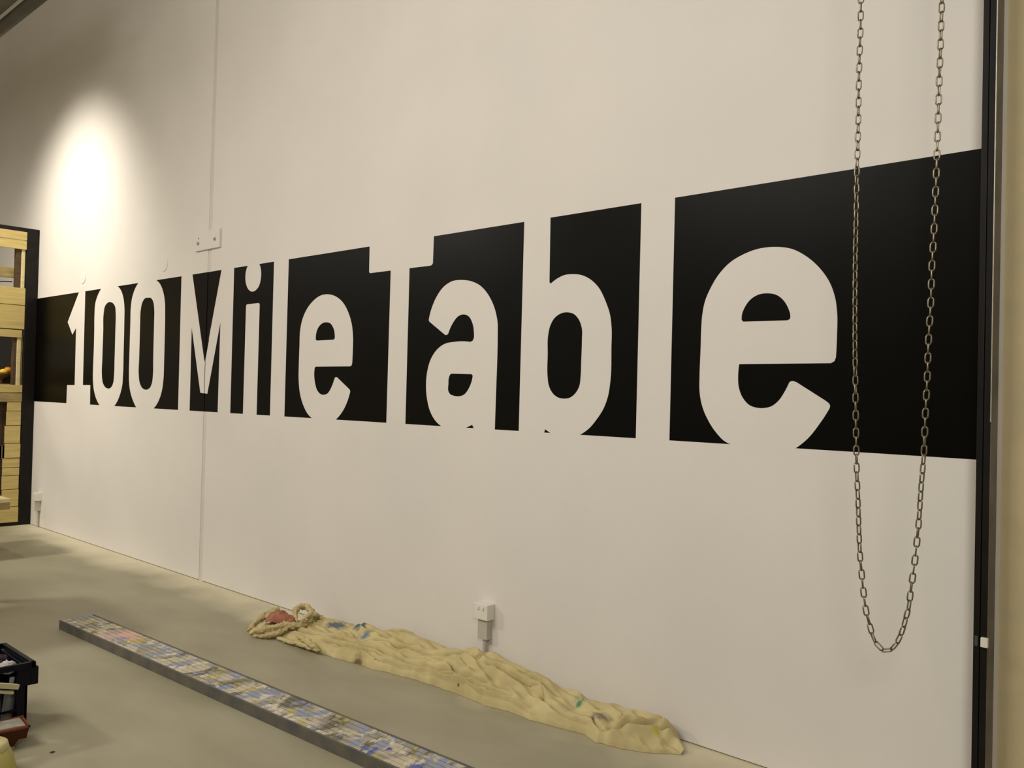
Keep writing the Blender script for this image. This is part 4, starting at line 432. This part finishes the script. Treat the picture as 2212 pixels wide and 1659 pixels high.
tt = np.clip(T / .84, 0, 1); prof = edge * (.36 + .64 * (tt * tt * (3 - 2 * tt) * .6 + tt * .4)) * bedge
Z = hx[:, None] * prof[None, :]
YS = np.zeros(Xg.shape); VAL = np.zeros(Xg.shape); HUMP = np.zeros(Xg.shape)
CLOTH_FOLDS += [([(-4.35, -.36), (-4.0, -.325), (-3.7, -.28), (-3.4, -.265), (-3.1, -.245)], .032, .02), ([(-4.25, -.23), (-3.9, -.205), (-3.6, -.165), (-3.42, -.13)], .026, .02), ([(-3.80, -.32), (-3.5, -.285), (-3.2, -.285), (-2.9, -.285)], .028, .02), ([(-4.6, -.40), (-4.3, -.385), (-4.05, -.365), (-3.8, -.345)], .022, .02)]
for pts, dep, wid in CLOTH_FOLDS:
    best = np.full(Xg.shape, 9.0); sg = np.zeros(Xg.shape); al = np.zeros(Xg.shape); acc = 0.0
    for (ax, ay), (bx_, by_) in zip(pts, pts[1:]):
        dx, dy = bx_ - ax, by_ - ay; L2 = dx * dx + dy * dy; L1 = math.sqrt(L2)
        u = np.clip(((Xg - ax) * dx + (Yg - ay) * dy) / L2, 0, 1)
        ex, ey = Xg - (ax + u * dx), Yg - (ay + u * dy); d = np.hypot(ex, ey); side = np.where(dx * ey - dy * ex < 0, 1, -1)   # +1 on the front side
        near = d < best
        sg = np.where(near, side, sg); al = np.where(near, acc + u * L1, al); best = np.minimum(best, d); acc += L1
    fade = np.clip(np.minimum(al, acc - al) / min(.10, acc * .4), 0, 1); fade = .15 + .85 * fade
    back = np.clip(-sg, 0, 1); frontm = np.clip(sg, 0, 1)
    VAL = np.maximum(VAL, fade * dep * 1.6 * np.exp(-best / .009) * (frontm + back * np.exp(-best / .004)))
    HUMP = np.maximum(HUMP, fade * dep * np.maximum(.75 * frontm * np.exp(-((best - .036) / .024) ** 2), .85 * back * np.exp(-((best - .014) / .026) ** 2)))
    YS = np.minimum(YS, -fade * .017 * back * np.exp(-((best - .006) / .016) ** 2))
EM = np.clip((T - .03) / .075, 0, 1)[None, :]
Z += HUMP * np.clip(EM * 2, 0, 1) - VAL * EM
YS = YS * EM
bm = bmesh.new(); vs = []
for i in range(NX):
    row = []
    for j in range(NT):
        x, y, z = float(Xg[i, j]), float(Yg[i, j]), float(Z[i, j])
        e = float(edge[j]) * min(1, 6 * (1 - T[j]) + .3)
        n1 = noise.noise(Vector((x * 4 + y * 3, y * 20 + x * 5, 1.7)))
        n2 = .7 - abs(noise.noise(Vector((x * 3.2 + y * 2, y * 17 + x * 4.5, 5.1)))) * 2.6
        n3_ = noise.noise(Vector((x * 38, y * 44, 8.8)))
        end = max(0.0, 1 - abs(x + 2.35) / .38) + max(0.0, 1 - abs(x + 4.85) / .35)
        z += e * (.008 * n1 + .013 * n2 + .0022 * n3_ + end * .012 * (1 - 2.2 * abs(noise.noise(Vector((x * 9, y * 12, 3.3))))))
        y2 = y + float(YS[i, j]) + (.020 * noise.noise(Vector((x * 7, 0, 2.0))) + .010 * noise.noise(Vector((x * 21, 0, 4.0)))) * (1 - T[j])
        row.append(bm.verts.new((x + 3.5, min(y2, -.006) + .2, max(z, .0015))))
    vs.append(row)
for i in range(NX - 1):
    for j in range(NT - 1): bm.faces.new((vs[i][j], vs[i + 1][j], vs[i + 1][j + 1], vs[i][j + 1]))
cl = empty('drop_cloth', (-3.5, -.2, 0), label='stained beige canvas drop cloth bundled along the foot of the wall', category='drop cloth')
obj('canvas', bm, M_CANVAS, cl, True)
for i, (pts, r) in enumerate(CLOTH_ROLLS):
    bm = bmesh.new(); pp = [p - Vector((-3.5, -.2, 0)) for p in resample([(x, y, max(z, r * .8)) for x, y, z in pts], 14)]
    tube(bm, pp, r, n=22, wob=.5, seed=i + 1, taper=True); bm.normal_update()
    for v in bm.verts:
        q = v.co + Vector((i * 3.1, 0, 0)); k = .55 - 1.7 * abs(noise.noise(Vector((q.x * 21, q.y * 21, q.z * 30)))) + .35 * noise.noise(q * 60)
        v.co += v.normal * (.011 * k); v.co.z = max(v.co.z, .001)
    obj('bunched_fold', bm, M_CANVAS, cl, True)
# salmon red rag tucked into the far end
bm = bmesh.new(); vs = []
c0 = Vector((-4.965, -.352, 0))
for i in range(36):
    row = []
    for j in range(36):
        u, v = i / 35 * 2 - 1, j / 35 * 2 - 1; rr = max(abs(u), abs(v)); th = math.atan2(v, u); rad = rr * (.085 + .015 * math.sin(3 * th + 1))
        x, y = rad * math.cos(th) * 1.35, rad * math.sin(th) * .95
        z = .062 + .045 * math.sqrt(max(0, 1 - rr ** 2.2)) + .045 * (.75 - 2.2 * abs(noise.noise(Vector((x * 17 + y * 6, y * 21, 1.1))))) * (1 - rr * .4)
        row.append(bm.verts.new((x, y, z - .055)))
    vs.append(row)
for i in range(35):
    for j in range(35): bm.faces.new((vs[i][j], vs[i + 1][j], vs[i + 1][j + 1], vs[i][j + 1]))
o = obj('rag', bm, mat('salmon_rag', (.42, .17, .10), .9, (.30, .11, .065), 12, bump=.2, bscale=200), None, True, label='crumpled salmon red rag tucked into the far end of the drop cloth', category='rag'); o.location = (c0.x, c0.y, .055)

# ================================================================== PAINTING GEAR, LOWER LEFT
M_NAVY = mat('navy_plastic', (.0022, .0024, .0085), .35, (.0016, .0018, .006), 6, spec=.2)
M_RED = mat('shaded_red_plastic', (.065, .012, .005), .4, (.048, .010, .004), 8, spec=.25)  # tray red, darkened to hold the shade on its front
M_YEL = mat('dull_yellow_plastic', (.50, .44, .13), .45, (.44, .38, .10), 6)
M_PAPER = mat('crumpled_white_paper', (.55, .53, .52), .7, (.40, .38, .38), 14)
M_GREYB = mat('grey_bottle', (.20, .20, .19), .5, (.15, .15, .15), 8)
CX, CY = -4.30, -2.10        # near right corner of the crate
cr = empty('plastic_crate', (CX, CY, 0), label='navy plastic crate filled with painting gear at the left edge', category='crate')
CW, CDp, CHt = .46, .40, .322     # along y, along x, height
t = .010
obj('rim', bx(bx(bx(bx(bmesh.new(), -t, .012, -CW, .012, .295, CHt, bev=.003), -CDp, -CDp + t, -CW, .012, .295, CHt, bev=.003), -CDp, .012, -t, .012, .295, CHt, bev=.003), -CDp, .012, -CW, -CW + t, .295, CHt, bev=.003), M_NAVY, cr)
obj('collar', bx(bx(bmesh.new(), -CDp + .02, .006, -.004, .026, .215, .296, bev=.004), -.008, .004, -.06, .02, .215, .296, bev=.002), M_NAVY, cr)
obj('base', box(-CDp + .02, -.006, -CW + .01, -.018, 0, .012, bev=.003), M_NAVY, cr)
obj('back_panel', box(-CDp + .006, -CDp + .016, -CW + .01, -.018, .01, .30), M_NAVY, cr)
obj('end_panel', box(-CDp + .02, -.006, -.026, -.016, .01, .30), M_NAVY, cr)
obj('end_panel', box(-CDp + .02, -.006, -CW + .01, -CW + .02, .01, .30), M_NAVY, cr)
obj('corner_post', box(-.020, -.006, -.060, -.016, .01, .30, bev=.002), M_NAVY, cr)
for z0, z1 in ((.206, .218), (.105, .116), (.012, .03)):
    obj('bar', box(-.012, -.004, -CW + .01, -.05, z0, z1, bev=.002), M_NAVY, cr)
for yy in (-.20, -.34): obj('upright', box(-.013, -.005, yy - .006, yy + .006, .02, .30, bev=.002), M_NAVY, cr)
def bottle(loc, r, h, m, label, tilt=(0, 0, 0)):
    e = empty('bottle', loc, label=label, category='bottle', group='bottles in the crate'); e.rotation_euler = tilt
    b = bmesh.new(); lathe(b, [(r * .9, 0), (r, .006), (r, h * .68), (r * .8, h * .76), (r * .4, h * .84), (r * .38, h * .9)], n=20); obj('body', b, m, e, True)
    b = bmesh.new(); lathe(b, [(r * .46, h * .88), (r * .46, h), (r * .40, h * 1.01)], n=16); obj('cap', b, M_PAPER, e, True)
bottle((CX - .065, CY - .085, .016), .024, .23, M_GREYB, 'leaning grey bottle nearest the corner of the crate', (-0.10, 0, 0))
bottle((CX - .06, CY - .165, .014), .022, .20, M_PAPER, 'small pale bottle in the middle of the crate')
bottle((CX - .145, CY - .105, .014), .026, .235, M_GREYB, 'tall grey bottle deeper in the crate')
def crumple(name, loc, sx, sy, sz, m, label, cat, seed):
    bm = bmesh.new(); bmesh.ops.create_icosphere(bm, subdivisions=4, radius=1)
    for v in bm.verts:
        f = 1 - .38 * abs(noise.noise(v.co * 2.2 + Vector((seed, 0, 0)))) * 2 + .12 * noise.noise(v.co * 6)
        v.co = Vector((v.co.x * sx * f, v.co.y * sy * f, max(v.co.z * sz * f, -sz * .6)))
    o = obj(name, bm, m, None, True, label=label, category=cat); o.location = loc; return o
crumple('paper_ball', (CX - .075, CY - .080, .292), .05, .04, .035, M_PAPER, 'crumpled white paper at the top corner of the crate', 'paper', 2)
crumple('paper_ball', (CX - .065, CY - .165, .275), .04, .035, .03, M_PAPER, 'crumpled white paper near the front rim of the crate', 'paper', 5)
crumple('rag', (CX - .20, CY - .10, .29), .085, .07, .04, mat('dark_plum_cloth', (.035, .018, .028), .9, (.02, .015, .03), 8), 'dark plum rag heaped in the back of the crate', 'rag', 8)
crumple('rag', (CX - .21, CY - .235, .30), .06, .05, .036, mat('bright_red_cloth', (.45, .03, .02), .9, (.35, .02, .02), 8), 'bright red rag heaped at the left of the crate', 'rag', 11)
for k, (dy, dz, w_) in enumerate(((-.145, .212, .022), (-.165, .195, .013))):
    o = obj('wooden_stirrer', box(-.012, .012, -.32, 0, 0, w_, bev=.002), mat('pale_stick', (.62, .57, .36), .6, (.55, .5, .3), 6), None, label=('wide' if k == 0 else 'narrow') + ' pale stirring stick poking through the crate side', category='stick')
    o.location = (CX + .02, CY - .068 - k * .02, dz + .002); o.rotation_euler = (math.radians(-18), 0, math.radians(8))
# red roller tray in front of the crate
tr = empty('roller_tray', (-4.105, -2.170, 0), math.radians(-6), label='brick red paint roller tray standing in front of the navy crate', category='tray')
bm = bmesh.new()
def frustum(bm, x0, x1, y0, y1, z0, X0, X1, Y0, Y1, z1):
    a = [bm.verts.new(p) for p in ((x0, y0, z0), (x1, y0, z0), (x1, y1, z0), (x0, y1, z0))]; b = [bm.verts.new(p) for p in ((X0, Y0, z1), (X1, Y0, z1), (X1, Y1, z1), (X0, Y1, z1))]
    for k in range(4): bm.faces.new((a[k], a[(k + 1) % 4], b[(k + 1) % 4], b[k]))
    bm.faces.new(a[::-1]); return a, b
frustum(bm, -.118, -.010, -.33, -.008, .043, -.130, 0, -.34, 0, .096); bm.faces.new([v for v in bm.verts][-4:])
obj('tray_body', bm, M_RED, tr)
obj('tray_rim', bx(bx(bx(bx(bmesh.new(), -.010, .004, -.344, .004, .090, .099, bev=.002), -.134, -.122, -.344, .004, .092, .104, bev=.002), -.134, .004, -.008, .004, .090, .099, bev=.002), -.134, .004, -.344, -.336, .090, .099, bev=.002), mat('lit_red_rim', (.20, .045, .018), .4, (.14, .03, .012), 8), tr)  # lighter red puts the light on the rim into its colour
bm = bmesh.new(); frustum(bm, -.10, -.02, -.28, -.058, .012, -.11, -.012, -.30, -.038, .044); obj('tray_foot', bm, M_RED, tr)
obj('tray_leg', box(-.035, -.018, -.072, -.052, 0, .014, bev=.002), M_PINE2, tr)
sht = obj('liner_sheet', box(-.119, -.012, -.325, -.014, 0, .006, bev=.002), mat('wet_grey_liner', (.36, .34, .28), .18, (.62, .58, .46), 12, 4, .5, .62), None, label='shiny grey paint film lying in the red roller tray', category='liner'); sht.location = (-4.105, -2.170, .0965); sht.rotation_euler = (0, 0, math.radians(-6))
# yellow tub bottom left
yt = empty('paint_tub', (-3.90, -2.405, 0), label='dull yellow paint tub at the lower left corner', category='tub')
b = bmesh.new(); lathe(b, [(.118, 0), (.122, .006), (.104, .08), (.092, .112), (.086, .118)], n=40); obj('body', b, M_YEL, yt, True)
b = bmesh.new(); lathe(b, [(.086, .116), (.088, .120), (.082, .142), (.074, .147), (.02, .147)], n=40); obj('lid', b, mat('pale_yellow_lid', (.58, .52, .26), .4, (.52, .46, .2), 6), yt, True)
b = bmesh.new(); lathe(b, [(.02, 0), (.018, .003), (.006, .003)], n=20); o = obj('spout_plug', b, M_STEELBLK, yt, True); o.location = (.098, -.045, .02); o.rotation_euler = (0, math.radians(76), math.radians(-24))
# pale tub whose far rim just enters at the bottom edge
pt = empty('paint_tub', (-2.545, -1.815, 0), label='pale cream paint tub cut by the bottom edge of the view', category='tub')
b = bmesh.new(); lathe(b, [(.078, 0), (.08, .004), (.092, .235)], n=40); obj('body', b, M_YEL, pt, True)
b = bmesh.new(); lathe(b, [(.096, .225), (.096, .240), (.090, .246), (.02, .246)], n=40); obj('lid', b, mat('cream_lid', (.66, .58, .30), .4, (.6, .52, .26), 6), pt, True)
# a dark scrap on the floor near the tray
b = bmesh.new(); bmesh.ops.create_icosphere(b, subdivisions=2, radius=.008)
for v in b.verts: v.co.z = max(v.co.z * .4, -.002); v.co.y *= 1.4
o = obj('paint_flake', b, M_CABLE, None, label='tiny dark flake on the floor right of the red tray', category='flake'); o.location = (-3.985, -2.115, .002)
